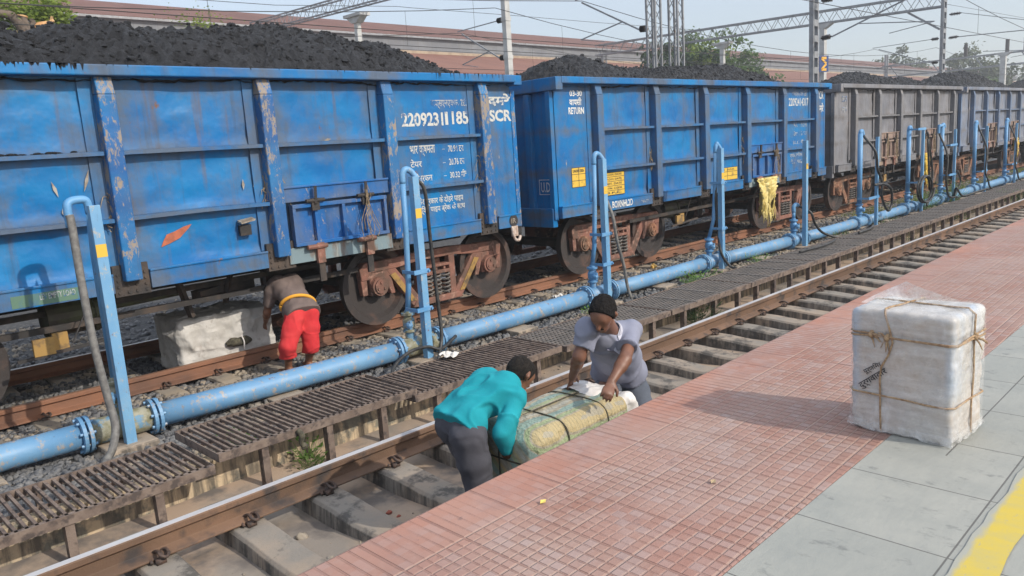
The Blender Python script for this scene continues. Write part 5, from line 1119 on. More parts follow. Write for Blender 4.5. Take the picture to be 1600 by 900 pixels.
# man in the teal shirt, bent over the left end of the bundle
JB = dict(pelvis=(2.93, 3.50, .545), waist=(3.04, 3.50, .64), chest=(3.18, 3.485, .685), shR=(3.235, 3.30, .66), shL=(3.26, 3.665, .65), elR=(3.07, 3.27, .50), elL=(3.24, 3.78, .42), wrR=(3.14, 3.31, .318), wrL=(3.22, 3.74, .20),
          hipR=(2.90, 3.40, .50), hipL=(2.95, 3.60, .50), knR=(2.96, 3.40, .12), knL=(3.16, 3.58, .16), anR=(2.90, 3.42, -.22), anL=(3.10, 3.62, -.22), head=(3.425, 3.45, .735),
          hdR=(3.165, 3.33, .235), hdL=(3.25, 3.72, .1), pnR=(.8, .3, -.1), pnL=(.8, -.3, 0), toeR=(1, .1, 0), toeL=(1, .2, 0), face=(.74, .02, -.67), crown=(.67, 0, .74))
def keep(J): return J
B_, bi = person('person', 'man in teal long sleeved shirt and charcoal trousers bending over the bundle', JB, dict(skin='skin', shirt='teal', trousers='trouser', front=1, hem=.05, hemflare=.010, ease=.008, build=.82, hair='hair_short', hairb=.004, curl=.001, fold=.014), -.30, grip=(.5, .5), seed=3)
# man in the grey shirt leaning on the right end
JC = dict(pelvis=at(968, 583, 3.50), waist=at(964, 556, 3.42), chest=at(957, 530, 3.30), shL=at(990, 513, 3.20), shR=at(919, 514, 3.26), elL=at(976, 562, 3.04), elR=at(905, 557, 3.30), wrL=at(955, 597, 3.02), wrR=at(894, 590, 3.46),
          hipL=at(986, 592, 3.46), hipR=at(952, 590, 3.58), knL=at(1003, 640, 3.33), knR=at(945, 640, 3.40), anL=at(1003, 640, 3.33), anR=at(945, 640, 3.40), head=at(942, 491, 3.13),
          hdL=at(950, 612, 2.99), hdR=at(890, 605, 3.50), pnL=(-.3, .3, -.9), pnR=(.3, -.6, -.6), toeL=(-.3, -1, 0), toeR=(-.4, -1, 0), face=(-.80, -.22, -.56), crown=(-.50, -.25, .83))
JC['anL'] = np.array([JC['knL'][0]+.06, JC['knL'][1]+.14, -.22]); JC['anR'] = np.array([JC['knR'][0]+.04, JC['knR'][1]+.22, -.22])
C_, ci = person('person', 'man in lilac grey shirt and jeans leaning on the white end of the bundle', JC, dict(skin='skin2', shirt='shirt_grey', trousers='jeans', front=1, hem=-.005, hemflare=.010, ease=.010, loose=.014, sleeve=.62, build=.86, hair='hair', hairb=.010, curl=.0045, moustache=1, fold=.012), -.30, grip=(.55, .5), seed=5)
# man in red shorts behind the pipe, back turned
JA = dict(pelvis=(4.42, 7.97, .50), waist=(4.43, 8.10, .63), chest=(4.46, 8.30, .735), shR=(4.645, 8.36, .69), shL=(4.275, 8.36, .70), elR=(4.66, 8.50, .46), elL=(4.23, 8.42, .46), wrR=(4.55, 8.62, .30), wrL=(4.29, 8.60, .315),
          hipR=(4.51, 7.95, .46), hipL=(4.33, 7.95, .46), knR=at(486, 540, 7.90), knL=at(450, 541, 7.88), anR=(4.47, 8.02, -.14), anL=(4.20, 8.0, -.14), head=(4.50, 8.565, .70),
          hdR=(4.54, 8.70, .25), hdL=(4.31, 8.70, .25), pnR=(-.5, .5, -.6), pnL=(.5, .6, -.6), toeR=(.15, 1, 0), toeL=(-.2, 1, 0), face=(0, .75, -.66), crown=(.03, .66, .75))
A_, ai = person('person', 'man in brown t shirt and red shorts seen from behind, bending to the white sack', JA, dict(skin='skin', shirt='tee', trousers='red', front=1, hem=.085, ease=.016, build=.92, hemflare=.012, sleeve=.66, tease=.019, shorts=-.005, hair='hair', fold=.008), -.215, grip=(.5, .5), seed=8)
def sash(root, i, m):
    """scarf tied round the waist, following the shirt"""
    J, up, lat, fr = i['J'], i['up'], i['lat'], i['fr']; c = J['pelvis']*.52+J['waist']*.48; pts = []
    for a in np.linspace(0, 2*PI, 40): pts.append(c+lat*.198*math.cos(a)+fr*.150*math.sin(a)+up*(.045*math.cos(a)-.01))
    g = G(); g.tube(pts, .02, 8); part('waist_scarf', g, m, root, smooth=True)
sash(A_, ai, M['gamcha'])
# collar, placket, pockets and buttons of the grey shirt
J, up, lat, fr = ci['J'], ci['up'], ci['lat'], ci['fr']
SV = np.array([v.co[:] for v in [c for c in C_.children if c.name.startswith('shirt')][0].data.vertices])+ORG[C_.name]
def on_shirt(a, b, off=.003):
    """point of the shirt front at lateral a, height b from the chest"""
    L = SV-J['chest']; q = (L@lat-a)**2+(L@up-b)**2; k = np.where(q < .0003)[0]
    if not len(k): k = np.argsort(q)[:4]
    return J['chest']+lat*a+up*b+fr*((L@fr)[k].max()+off)
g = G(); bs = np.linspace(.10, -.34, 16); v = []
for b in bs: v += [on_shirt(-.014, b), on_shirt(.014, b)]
g.add(v, [(2*i, 2*i+1, 2*i+3, 2*i+2) for i in range(15)]); part('placket', g, M['shirt_grey_dark'], C_, solid=.006)
for b in (.03, -.05, -.13, -.21): g = G(); g.ell(on_shirt(0, b, .006), .0065, 8, 6); part('button', g, M['button'], C_)
for s in (-1, 1):
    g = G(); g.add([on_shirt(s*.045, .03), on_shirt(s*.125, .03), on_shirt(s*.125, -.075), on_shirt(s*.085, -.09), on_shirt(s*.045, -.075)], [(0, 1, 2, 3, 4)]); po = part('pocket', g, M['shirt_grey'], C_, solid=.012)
    g = G(); g.add([on_shirt(s*.042, .038, .007), on_shirt(s*.128, .038, .007), on_shirt(s*.128, .0, .008), on_shirt(s*.085, -.012, .008), on_shirt(s*.042, .0, .008)], [(0, 1, 2, 3, 4)]); part('flap', g, M['shirt_grey_dark'], po, solid=.008)
nd = nrm(J['head']-J['chest']-up*.08); nc = J['chest']+up*.10+nd*.035; fx_ = nrm(fr-nd*(fr@nd)); lx_ = np.cross(nd, fx_)
g = G(); v = []; A_n = np.linspace(-.40*PI, 1.40*PI, 26)
for a in A_n:
    e = lx_*math.cos(a)*-1-fx_*math.sin(a); v += [nc+e*.083-nd*.022, nc+e*.074+nd*.022]
g.add(v, [(2*i, 2*i+1, 2*i+3, 2*i+2) for i in range(25)]); part('collar', g, M['collar'], C_, solid=.007)
for s in (-1, 1):
    i0 = 0 if s > 0 else 25; p0, p1 = v[2*i0]*1., v[2*i0+1]*1.; p2 = on_shirt(s*.075, .055, .014); p3 = on_shirt(s*.022, .075, .014); k0 = 4 if s > 0 else 21
    g = G(); g.add([p1, p3, p2, v[2*k0]+fx_*.006, v[2*k0+1]+fx_*.004], [(0, 1, 2, 3, 4)]); part('collar_point', g, M['collar'], C_, solid=.006)
# ------------------------------------------------------------------ bundles
def rbox(F, c, hs, r, Rm=None):
    P = F.pts()-np.asarray(c, float)
    if Rm is not None: P = P@np.asarray(Rm)
    q = np.abs(P)-(np.asarray(hs)-r); d = np.linalg.norm(np.maximum(q, 0), axis=-1)+np.minimum(q.max(-1), 0)-r
    F.F = np.minimum(F.F, d.astype(np.float32)); return P
def rotz(a): return np.array([[math.cos(a), -math.sin(a), 0], [math.sin(a), math.cos(a), 0], [0, 0, 1]])
c = np.array([3.63, 3.36, .225]); hs = np.array([.50, .29, .265])
F = Field(c-hs-.08, c+hs+.08, .011); P = rbox(F, c, hs, .10)
tie = np.minimum(np.abs(P[..., 0]+.18), np.abs(P[..., 0]-.22)); F.F += (.009*vnoise(P*5, 2)+.007*vnoise(P*np.array([9, 15, 15]), 3)+.006*np.abs(vnoise(P*25, 5))+.006*np.exp(-(tie/.03)**2)).astype(np.float32)
t = thing('bundle', 'long bundle wrapped in striped woven plastic, tied with dark cord, lifted by two men', 'bundle', (c[0], c[1], -.05))
bo = part('wrapping', relax(F.mesh(), 1, .4), M['bale'], t, smooth=True)
def loop(c, a, b, ra, rb, r, pw=.42, n=48):
    q = []
    for th in np.linspace(0, 2*PI, n):
        x, y = math.cos(th), math.sin(th); q.append(c+a*ra*np.sign(x)*abs(x)**pw+b*rb*np.sign(y)*abs(y)**pw)
    return q
ex, ey, ez = np.eye(3)
for x in (-.18, .22):
    g = G(); g.tube(loop(c+ex*x, ey, ez, hs[1]+.004, hs[2]+.004, .008), .0055, 6); part('cord', g, M['cord'], t)
g = G(); g.tube(loop(c+ey*.02, ex, ez, hs[0]+.006, hs[2]+.006, .008), .0055, 6); part('cord', g, M['cord'], t)
g = G(); g.tube(loop(c+ez*.06, ex, ey, hs[0]+.006, hs[1]+.006, .008), .0055, 6); part('cord', g, M['cord'], t)
c2 = c+[.485, .0, -.01]; F = Field(c2-[.2, .36, .36], c2+[.2, .36, .36], .011); P = rbox(F, c2, (.11, .275, .255), .06); rbox(F, c2+[-.1, .04, .215], (.13, .18, .075), .05); F.F += (.024*vnoise(P*np.array([8, 8, 8]), 4)+.016*np.abs(vnoise(P*19, 5))+.008*np.abs(vnoise(P*37, 6))).astype(np.float32)
part('end_wrapping', relax(F.mesh(), 1, .3), M['whiteplastic'], t, smooth=True)
# white sack on the far track
c = np.array([3.93, 9.18, .155]); hs = np.array([.585, .36, .325]); F = Field(c-hs-[.25, .1, .1], c+hs+.1, .014); Rz = rotz(R(-2)); P = rbox(F, c, hs, .045, Rz)
F.cone(c+[-.5, -.24, .12], c+[-.70, -.16, .20], .14, .02, .08); cr_ = np.clip(1-np.abs(vnoise(P*np.array([5, 5, 7]), 61))*5, 0, 1)+.6*np.clip(1-np.abs(vnoise(P*11, 62))*5, 0, 1); F.F += (-.014*cr_+.026*vnoise(P*4, 6)+.016*vnoise(P*np.array([11, 11, 11]), 7)+.008*np.abs(vnoise(P*24, 8))).astype(np.float32)
t = thing('white_sack', 'big white sack lying between the rails under the blue wagon', 'sack', (c[0], c[1], -.2)); part('sack_cover', relax(F.mesh(), 1, .3), M['sackcloth'], t, smooth=True)
g = G(); p = at(373, 536, 8.80); g.tube([p+[-.15, .01, .012], p+[-.08, -.012, .03], p+[0, -.012, .02], p+[.09, -.012, .02], p+[.16, .01, .005]], [.025, .058, .05, .058, .025], 9, smooth=4); part('dark_patch', g, M['cord'], t, smooth=True)
g = G(); g.tube([p+[.02, -.055, .10], p+[.03, -.085, .03], p+[.03, -.07, -.07]], .008, 6, smooth=3); part('strap', g, M['whiteplastic'], t)
# wrapped parcel on the platform
c = np.array([3.675, 1.137, 1.095]); hs = np.array([.178, .222, .288]); Rz = rotz(R(-4.5)); F = Field(c-hs-.06, c+hs+.06, .0075); P = rbox(F, c, hs, .028, Rz)
F.F += (.006*vnoise(P*9, 9)+.004*np.abs(vnoise(P*np.array([14, 14, 34]), 10))+.003*vnoise(P*33, 11)+.010*np.clip(-P[..., 2]-.2, 0, 1)+.006*np.exp(-((P[..., 2]-.175)/.012)**2)).astype(np.float32)
t = thing('parcel', 'film wrapped parcel tied with jute rope standing on the platform', 'parcel', (c[0], c[1], .8155)); pm = relax(F.mesh(), 1, .4)
pk = part('film_wrap', pm, M['wrapped'], t, smooth=True)
W_ = lambda x, y, z: c+Rz@np.array([x, y, z])
def ring(pl, off, r=.0045, wob=.006, seed=0, ex_=.004):
    q = []; ax = [i for i in range(3) if i != pl]; a, b = hs[ax[0]]+ex_, hs[ax[1]]+ex_; cr = .026
    per = [(-a+cr, -b), (a-cr, -b), (a, -b+cr), (a, b-cr), (a-cr, b), (-a+cr, b), (-a, b-cr), (-a, -b+cr), (-a+cr, -b)]
    for (u0, v0), (u1, v1) in zip(per[:-1], per[1:]):
        for s in np.linspace(0, 1, 9, endpoint=False):
            v = np.zeros(3); v[ax[0]] = u0+(u1-u0)*s; v[ax[1]] = v0+(v1-v0)*s; v[pl] = off+wob*float(vnoise(np.array([v[0]*7+seed, v[1]*7, v[2]*7])))*2; q.append(W_(*v))
    q.append(q[0]); g = G(); g.tube(q, r, 7); return part('rope', g, M['rope'], t, smooth=True)
ring(1, .055, wob=.022, seed=3); ring(0, .03, wob=.006, seed=5); ring(2, .172, seed=7); ring(2, .160, seed=11); ring(2, -.105, wob=.004, seed=13)
for p in (W_(-.183, .055, .165), W_(.03, -.228, .165), W_(-.183, .125, .172)):
    g = G(); g.ell(p, (.014, .014, .014), 8, 6); g.ell(p+[.004, -.004, .012], .010, 7, 5)
    for _ in range(4): d = rng.normal(0, 1, 3)*[.3, .6, .4]-[.1, .2, .5]; g.tube([p, p+nrm(d)*.03, p+nrm(d)*.05+[0, 0, -.012]], [.005, .004, .002], 5)
    part('knot', g, M['rope'], t, smooth=True)
F2 = Field(c-hs-.07, c+hs+.07, .009); P2 = rbox(F2, c, hs+.004, .03, Rz)
F2.F += (-.006*np.clip(1-np.abs(vnoise(P2*np.array([7, 7, 4]), 41))*4, 0, 1)-.005*np.clip(1-np.abs(vnoise(P2*np.array([15, 15, 6]), 43))*4, 0, 1)+.003*vnoise(P2*9, 45)).astype(np.float32)
fm = relax(F2.mesh(), 1, .2); part('film_layer', fm, M['film2'], t, smooth=True)
# handwriting on the near face
def writing(body, y0, z0, h, ang):
    v, f = text_mesh(body, h, None, .012); ca, sa = math.cos(ang), math.sin(ang); u = v[:, 0]*ca-v[:, 1]*sa; w = v[:, 0]*sa+v[:, 1]*ca
    u, w = u+.12*w, w
    V0 = np.vstack(fm.v); L0 = (V0-c)@Rz; out = []
    for a, b, e in zip(u, w, v[:, 2]):
        yy, zz = y0-a, z0+b; k = np.argmin((L0[:, 1]-yy)**2+(L0[:, 2]-zz)**2+100*np.clip(L0[:, 0]+.1, 0, 1)); out.append(W_(L0[k, 0]-.003-e, yy, zz))
    return G().add(out, f)
part('handwriting', writing('पूर्णिमा', .148, -.015, .027, R(36)), M['ink'], t); part('handwriting', writing('दुर्गवावार', .162, -.085, .025, R(42)), M['ink'], t)
# loose film: tail at the back of the top, frill at the foot
g = G(); U, Vv = np.meshgrid(np.linspace(0, 1, 12), np.linspace(0, 1, 12)); rag_ = .115*np.sin(PI*U)**1.3*(1-.3*U)
X = -.02+.22*U; Y_ = -.05+.27*Vv*0+.24*(1-U)*.0; q = np.stack([-.06+.235*U, .215-.34*U*.9+0*Vv, .285+Vv*rag_+.0*U], -1); q[..., 0] += .04*Vv*np.sin(U*7); q[..., 1] += .02*Vv*np.sin(U*11+1)
q = q@Rz.T+c; g.sheet(q[..., 0], q[..., 1], q[..., 2]); part('film_tail', g, M['film3'], t, smooth=True)
g = G(); pts = []
per = []; 
for (u0, v0), (u1, v1) in zip([(-hs[0], hs[1]), (-hs[0], -hs[1]), (hs[0], -hs[1])], [(-hs[0], -hs[1]), (hs[0], -hs[1]), (hs[0], hs[1])]):
    for s in np.linspace(0, 1, 40, endpoint=False): per.append((u0+(u1-u0)*s, v0+(v1-v0)*s))
per = np.array(per); m_ = len(per); rw = []
for j in range(5):
    s = j/4; k = 1.0+.012*s+.055*s*np.abs(fbm(np.stack([per[:, 0]*11, per[:, 1]*11, per[:, 0]*0], 1), 3)); z = -.235-.045*s+.0*k; z = np.where(s > .9, np.maximum(-.272+.02*fbm(np.stack([per[:, 0]*17, per[:, 1]*17, per[:, 0]*0+2], 1), 2), -.2765), z)
    L = np.stack([per[:, 0]*k*1.01, per[:, 1]*k*1.01, z+0*k], 1)@Rz.T+c; rw.append(L)
rw = np.array(rw); g.sheet(rw[..., 0], rw[..., 1], rw[..., 2]); part('film_frill', g, M['film'], t, smooth=True)
# ------------------------------------------------------------------ goods shed
t = thing('goods_shed', 'long goods shed with rusted corrugated roofs behind the train', 'shed', (80, 50, -.5))
x0, x1 = -40, 230
g = G(); g.box(x0, x1, 50, 50.25, 9.9, 11.35); part('wall', g, M['clad'], t)
g = G(); g.box(x0, x1, 49.9, 50.2, 9.75, 10.15); part('wall_band', g, M['cream'], t)
g = G(); g.add([(x0, 49.8, 11.25), (x1, 49.8, 11.25), (x1, 58, 13.6), (x0, 58, 13.6), (x0, 66.8, 11.1), (x1, 66.8, 11.1)], [(0, 1, 2, 3), (3, 2, 5, 4)]); part('upper_roof', g, M['roof_rust'], t, solid=.08)
g = G(); g.box(x0, x1, 49.70, 49.82, 11.1, 11.24); part('gutter', g, M['galv'], t)
g = G(); g.add([(x0, 38, 7.0), (x1, 38, 7.0), (x1, 49.95, 9.9), (x0, 49.95, 9.9)], [(0, 1, 2, 3)]); part('lower_roof', g, M['roof_low'], t, solid=.08)
g = G(); g.box(x0, x1, 38.4, 38.7, 3.6, 6.9); part('wall', g, M['clad'], t)
g = G(); g.box(x0, x1, 37.6, 66, -.6, .5); part('loading_platform', g, M['concrete'], t)
for x in range(-36, 228, 12):
    g = G(); g.box(x-.2, x+.2, 38.4, 38.8, .5, 3.6); part('column', g, M['conc_mast'], t)
g = G(); g.box(x0, x1, 66, 66.3, -.6, 11.2); part('wall', g, M['clad'], t)
# ------------------------------------------------------------------ overhead line: masts, brackets, portals, wires
def lattice(g, p, q, w, d, r, n, tri=True):
    """four-angle lattice between p and q, w x d across"""
    p, q = np.asarray(p, float), np.asarray(q, float); ax = nrm(q-p); a, b = frame(ax); L = np.linalg.norm(q-p)
    C = [a*i*w/2+b*j*d/2 for i, j in ((-1, -1), (1, -1), (1, 1), (-1, 1))]
    for c in C: g.bar(p+c, q+c, r, r, up=b)
    for k in range(n):
        u0, u1 = p+ax*L*k/n, p+ax*L*(k+1)/n; um = (u0+u1)/2
        for i in range(4):
            c, e = C[i], C[(i+1) % 4]; g.bar(u0+c, um+e, r*.3, r*.3, up=b); g.bar(um+e, u1+c, r*.3, r*.3, up=b)
def bracket(t, m, tip, zl=5.7, zu=7.15, reach=1.0):
    """cantilever: insulated bracket tube and stay tube to a registration arm; m: mast point (x,y), tip: (x,y) over the track"""
    m, tip = np.array(m, float), np.array(tip, float); d = tip-m; P = lambda u, z: np.array([m[0]+d[0]*u, m[1]+d[1]*u, z])
    g = G(); g.bar(P(.12, zl), P(.94, 6.95), .05, .05); g.bar(P(.14, zu), P(1.04, 7.08), .035, .035); g.bar(P(.36, 6.05), P(.98, 5.72), .035, .035); g.bar(P(.98, 5.72), P(.62, 5.52), .025, .025); g.bar(P(.94, 7.05), P(.94, 6.85), .05, .05); part('cantilever', g, M['galv'], t)
    for z, e in ((zl, P(.12, zl+.02)), (zu, P(.14, zu))):
        a = P(.02, z); g = G(); ax = nrm(e-a); L = np.linalg.norm(e-a); pr = [(0, .03)]
        for k in range(6): pr += [(L*(.12+.13*k), .05), (L*(.16+.13*k), .11), (L*(.20+.13*k), .05)]
        g.lathe(a, ax, pr+[(L, .03)], 12); part('insulator', g, M['insul'], t)
grpm = 'overhead line masts'
# slender concrete mast left of centre
t = thing('overhead_line_mast', 'slim pale mast with two insulators above the first coal heap', 'mast', (22.75, 22.4, -.5), grpm)
g = G(); g.box(22.62, 22.88, 22.30, 22.52, -.5, 12); g.box(22.60, 22.90, 22.28, 22.54, 5.62, 5.78); g.box(22.60, 22.90, 22.28, 22.54, 7.07, 7.23); part('mast_shaft', g, M['conc_mast'], t); bracket(t, (22.75, 22.54), (22.75, 25.2))
# double lattice mast
t = thing('overhead_line_mast', 'wide double lattice mast rising behind the second wagon', 'mast', (22.2, 14.6, -.5), grpm)
g = G(); lattice(g, (21.95, 14.95, -.5), (21.95, 14.95, 13), .32, .32, .06, 15); part('lattice_leg', g, M['galv'], t)
g = G(); lattice(g, (22.62, 14.55, -.5), (22.62, 14.55, 13), .32, .32, .06, 15); part('lattice_leg', g, M['galv'], t); bracket(t, (22.0, 15.2), (22.0, 18.1))
# battened channel mast by the wagons
t = thing('overhead_line_mast', 'grey ladder like channel mast above the end of the blue wagon', 'mast', (32.2, 14.2, -.5), grpm)
def battened(t, x, y, h, w=.42):
    g = G()
    for s in (-1, 1): g.box(x+s*w/2-.045, x+s*w/2+.045, y-.09, y+.09, -.5, h)
    for z in np.arange(0, h-.4, .62): g.box(x-w/2+.04, x+w/2-.04, y-.098, y-.088, z, z+.26); g.box(x-w/2+.04, x+w/2-.04, y+.088, y+.098, z, z+.26)
    part('mast_shaft', g, M['galv'], t)
battened(t, 32.2, 14.2, 12); bracket(t, (32.2, 14.0), (32.2, 9.6))
# portal spanning the yard
t = thing('overhead_line_portal', 'tall portal at right with a long truss beam across the yard', 'portal', (55.2, 16.2, -.5), 'portals over the yard')
battened(t, 55.2, 16.1, 10.4, .5)
g = G()
lattice(g, (55.2, 16.2, 9.45), (55.2, 43.5, 9.9), .55, .80, .10, 26); part('truss_beam', g, M['galv'], t)
g = G(); g.bar((55.2, 18.2, 9.0), (55.2, 16.3, 7.7), .12, .12); part('knee_brace', g, M['galv'], t)
g = G(); g.box(55.05, 55.35, 31.3, 31.6, -.5, 8.75); g.prism([(31.2, 8.5), (31.7, 8.5), (32.0, 8.8), (30.9, 8.8)], 'x', 55.0, 55.4); g.box(54.9, 55.5, 30.7, 32.2, 8.801, 8.95); part('column', g, M['conc_mast'], t)
g = G(); lattice(g, (55.2, 43, -.5), (55.2, 43, 9.5), .5, .5, .1, 14); part('lattice_leg', g, M['galv'], t)
bracket(t, (55.2, 16.25), (55.2, 20.2)); bracket(t, (55.2, 15.9), (55.2, 10.2), 7.1, 8.5)
# portal at upper left
t = thing('overhead_line_portal', 'truss beam portal at upper left on a T headed column', 'portal', (22.7, 32.4, -.5), 'portals over the yard')
g = G(); lattice(g, (22.7, 24.5, 9.35), (22.7, 42.5, 9.75), .45, .55, .065, 22); part('truss_beam', g, M['galv'], t)
g = G(); g.box(22.58, 22.82, 32.28, 32.52, -.5, 8.75); g.prism([(32.2, 8.5), (32.6, 8.5), (33.0, 8.78), (31.8, 8.78)], 'x', 22.5, 22.9); g.box(22.4, 23.0, 31.7, 33.1, 8.781, 8.92); part('column', g, M['conc_mast'], t)
g = G(); lattice(g, (22.7, 41.6, -.5), (22.7, 41.6, 9.3), .5, .5, .09, 14); part('lattice_leg', g, M['galv'], t)
# far portal and columns at right
t = thing('overhead_line_portal', 'distant thin portal at the right edge with post insulators on its beam', 'portal', (112, 24, -.5), 'portals over the yard')
g = G(); ya, yb = 27.5, 8.5
for z in (8.1, 9.5): g.bar((112, 40, z), (112, 6, z), .26, .2)
for y in np.arange(8, 40, 5.): g.bar((112, y, 8.1), (112, y+1.0, 9.5), .12, .12)
part('truss_beam', g, M['galv'], t)
for y in (39.5, 9.):
    g = G()
    for s in (-.3, .3): g.box(112+s-.08, 112+s+.08, y-.12, y+.12, -.5, 11)
    part('mast_shaft', g, M['galv'], t)
for y in (30, 25.5, 23.6):
    g = G(); g.cyl((112, y, 9.6), (112, y, 11.1), .22, n=10); part('insulator', g, M['insul'], t)
c = at(1568, 88, 22); t = thing('yard_column', 'slim pale T headed column among the far trees at right', 'column', (c[0], 22, -.5))
g = G(); g.box(c[0]-.25, c[0]+.25, 21.75, 22.25, -.5, c[2]); part('shaft', g, M['conc_mast'], t); g = G(); g.prism([(21.75, c[2]), (22.25, c[2]), (22.8, c[2]+.4), (21.2, c[2]+.4)], 'x', c[0]-.3, c[0]+.3); part('head', g, M['conc_mast'], t)
c = at(1286, 45, 20); t = thing('yard_column', 'pale T headed column carrying the blue sign', 'column', (c[0], 20, -.5))
g = G(); g.box(c[0]-.18, c[0]+.18, 19.85, 20.15, -.5, c[2]); part('shaft', g, M['conc_mast'], t); g = G(); g.prism([(19.8, c[2]), (20.2, c[2]), (20.6, c[2]+.25), (19.4, c[2]+.25)], 'x', c[0]-.2, c[0]+.2); part('head', g, M['conc_mast'], t)
c = at(1285.5, 100, 19.8); t = thing('yard_sign', 'blue sign with a yellow zigzag arrow on the column', 'sign', (c[0], 19.8, c[2]-.5)); s = .40
fx = lambda u, v, e: (c[0]+u*.55*s*1.35-e*.6, 19.75-e*.8-u*.28*s*1.2, c[2]+v*s*1.15)
g = G(); g.hexa([fx(-1, -1, 0), fx(1, -1, 0), fx(1, 1, 0), fx(-1, 1, 0), fx(-1, -1, .05), fx(1, -1, .05), fx(1, 1, .05), fx(-1, 1, .05)]); part('sign_face', g, M['signblue'], t)
g = G()
for a, b in (((-.6, .7), (.5, 0)), ((.5, 0), (-.6, -.7)), ((-.6, .7), (.5, .7)), ((-.6, -.7), (.5, -.7))):
    a, b = np.array(a), np.array(b); d = nrm(b-a); n_ = np.array([-d[1], d[0]])*.15; g.add([fx(*(a-n_), .07), fx(*(b-n_), .07), fx(*(b+n_), .07), fx(*(a+n_), .07)], [(0, 1, 2, 3)])
part('sign_arrow', g, M['signyel'], t)
def wire(name, pts, label, r=.012): 
    g = G(); g.tube(pts, r, 5); solo(name, g, M['wire'], label, 'wire', group='overhead wires')
def span(y, xs, label, zc=5.55, zm=7.0, sag=1.1, drop=True):
    t = thing('overhead_wire', label, 'wire', (xs[0], y, zc), 'overhead wires')
    g = G(); g.tube([(x, y, zc) for x in np.linspace(xs[0], xs[-1], 12)], .011, 5); part('contact_wire', g, M['wire'], t)
    pts = []
    for a, b in zip(xs[:-1], xs[1:]):
        for u in np.linspace(0, 1, 12, endpoint=False): pts.append((a+(b-a)*u, y, zm-sag*4*u*(1-u)))
    pts.append((xs[-1], y, zm)); g = G(); g.tube(pts, .012, 5); part('catenary_wire', g, M['wire'], t)
    if drop:
        for a, b in zip(xs[:-1], xs[1:]):
            for u in np.linspace(.1, .9, 6): z = zm-sag*4*u*(1-u); g = G(); g.tube([(a+(b-a)*u, y, zc), (a+(b-a)*u, y, z)], .006, 4); part('dropper', g, M['wire'], t)
span(9.6, [-24, 32.2, 84, 140], 'overhead contact wire above the coal wagons')
span(17.9, [-30, 22, 60, 112], 'overhead wire hung from the double lattice mast')
span(20.2, [-20, 20, 55.2, 112], 'overhead wire of the middle yard track')
span(25.1, [-30, 22.75, 66, 112], 'overhead wire hung from the slim pale mast')
wire('feeder_wire', [at(q[0], q[1], 30) for q in ((-40, -28), (200, -8), (430, 8), (620, 10), (640, 12), (800, 24), (930, 35), (1090, 47))], 'thin feeder wire passing behind the slim mast')
wire('feeder_wire', [(-20, 30, 7.2), (22.7, 30, 7.0), (55, 30, 7.1), (112, 30, 7.4)], 'lower feeder wire crossing in front of the shed')
wire('feeder_wire', [(55.2, 16.1, 9.2), (80, 13, 8.7), (130, 11, 9.3)], 'upper feeder wire running right from the portal mast')
# ------------------------------------------------------------------ trees
def tree(x, y, h, r, leafm, label, n=2600, leaf=.22, z0=-.5, trunk=.25, base=.35, seed=1, cat='tree', name='tree', fl=1.):
    rs = np.random.default_rng(seed); t = thing(name, label, cat, (x, y, z0)); g = G(); bs = z0+h*base; tips = []
    g.tube([(x, y, z0), (x+.1*r, y, z0+h*base*.6), (x, y+.05*r, bs+.15*h)], [trunk, trunk*.75, trunk*.5], 8, smooth=4)
    for k in range(9):
        a = rs.uniform(0, 2*PI); e = np.array([x+r*.75*math.cos(a)*rs.uniform(.4, 1), y+r*.75*math.sin(a)*rs.uniform(.4, 1), z0+h*rs.uniform(base+.2, .95)]); s0 = np.array([x, y, bs+rs.uniform(-.05, .1)*h]); m = (s0+e)/2+rs.uniform(-.12, .12, 3)*r
        g.tube([s0, m, e], [trunk*.45, trunk*.25, trunk*.08], 6, smooth=4); tips += [e, m]
    part('trunk', g, M['bark'], t, smooth=True)
    cl = []
    for e in tips:
        for _ in range(4): cl.append((e+rs.normal(0, .22, 3)*r*np.array([1, 1, .7]), r*rs.uniform(.16, .36)))
    v = []; f = []
    for i in range(n):
        c, q = cl[rs.integers(len(cl))]; d = nrm(rs.normal(0, 1, 3)); p = c+d*q*rs.uniform(.35, 1.05)*np.array([1, 1, .8]); p[2] = max(p[2], z0+h*base*.55)
        nn = nrm(d+rs.normal(0, .7, 3)+[0, 0, .5]); a, b = frame(nn); s = leaf*rs.uniform(.5, 1.25); th = rs.uniform(0, PI); u = (math.cos(th)*a+math.sin(th)*b)*s; w = (-math.sin(th)*a+math.cos(th)*b)*s*.5
        k = len(v); v += [p-u, p+w, p+u, p-w]; f.append((k, k+1, k+2, k+3))
    g = G(); g.add(v, f); part('crown', g, leafm, t); return t
tree(55.5, 36, 11.5, 3.2, M['leaf_dark'], 'dense dark green tree behind the double lattice mast', 6500, .24, seed=2)
tree(58, 36.5, 10.6, 3.0, M['leaf_lime'], 'bright lime green tree beside the dense dark one', 5600, .22, seed=3)
tree(64, 37, 11.2, 3.6, M['leaf_mid'], 'loose mid green tree left of the T headed column', 5600, .22, seed=4, base=.3)
tree(71, 37.2, 9.8, 3.0, M['leaf_mid'], 'sparse pale tree just left of the T headed column', 3000, .2, seed=11, base=.3)
tree(70.5, 36.2, 8.6, 1.5, M['leaf_dark'], 'small round dark green tree above the coal heap', 4200, .17, seed=5, base=.45)
tree(172, 58, 15.2, 7, M['leaf_olive'], 'hazy broad tree beyond the far end of the shed', 3600, .5, seed=6); tree(186, 60, 13.6, 7, M['leaf_olive'], 'second hazy tree beyond the end of the shed', 3000, .5, seed=7)
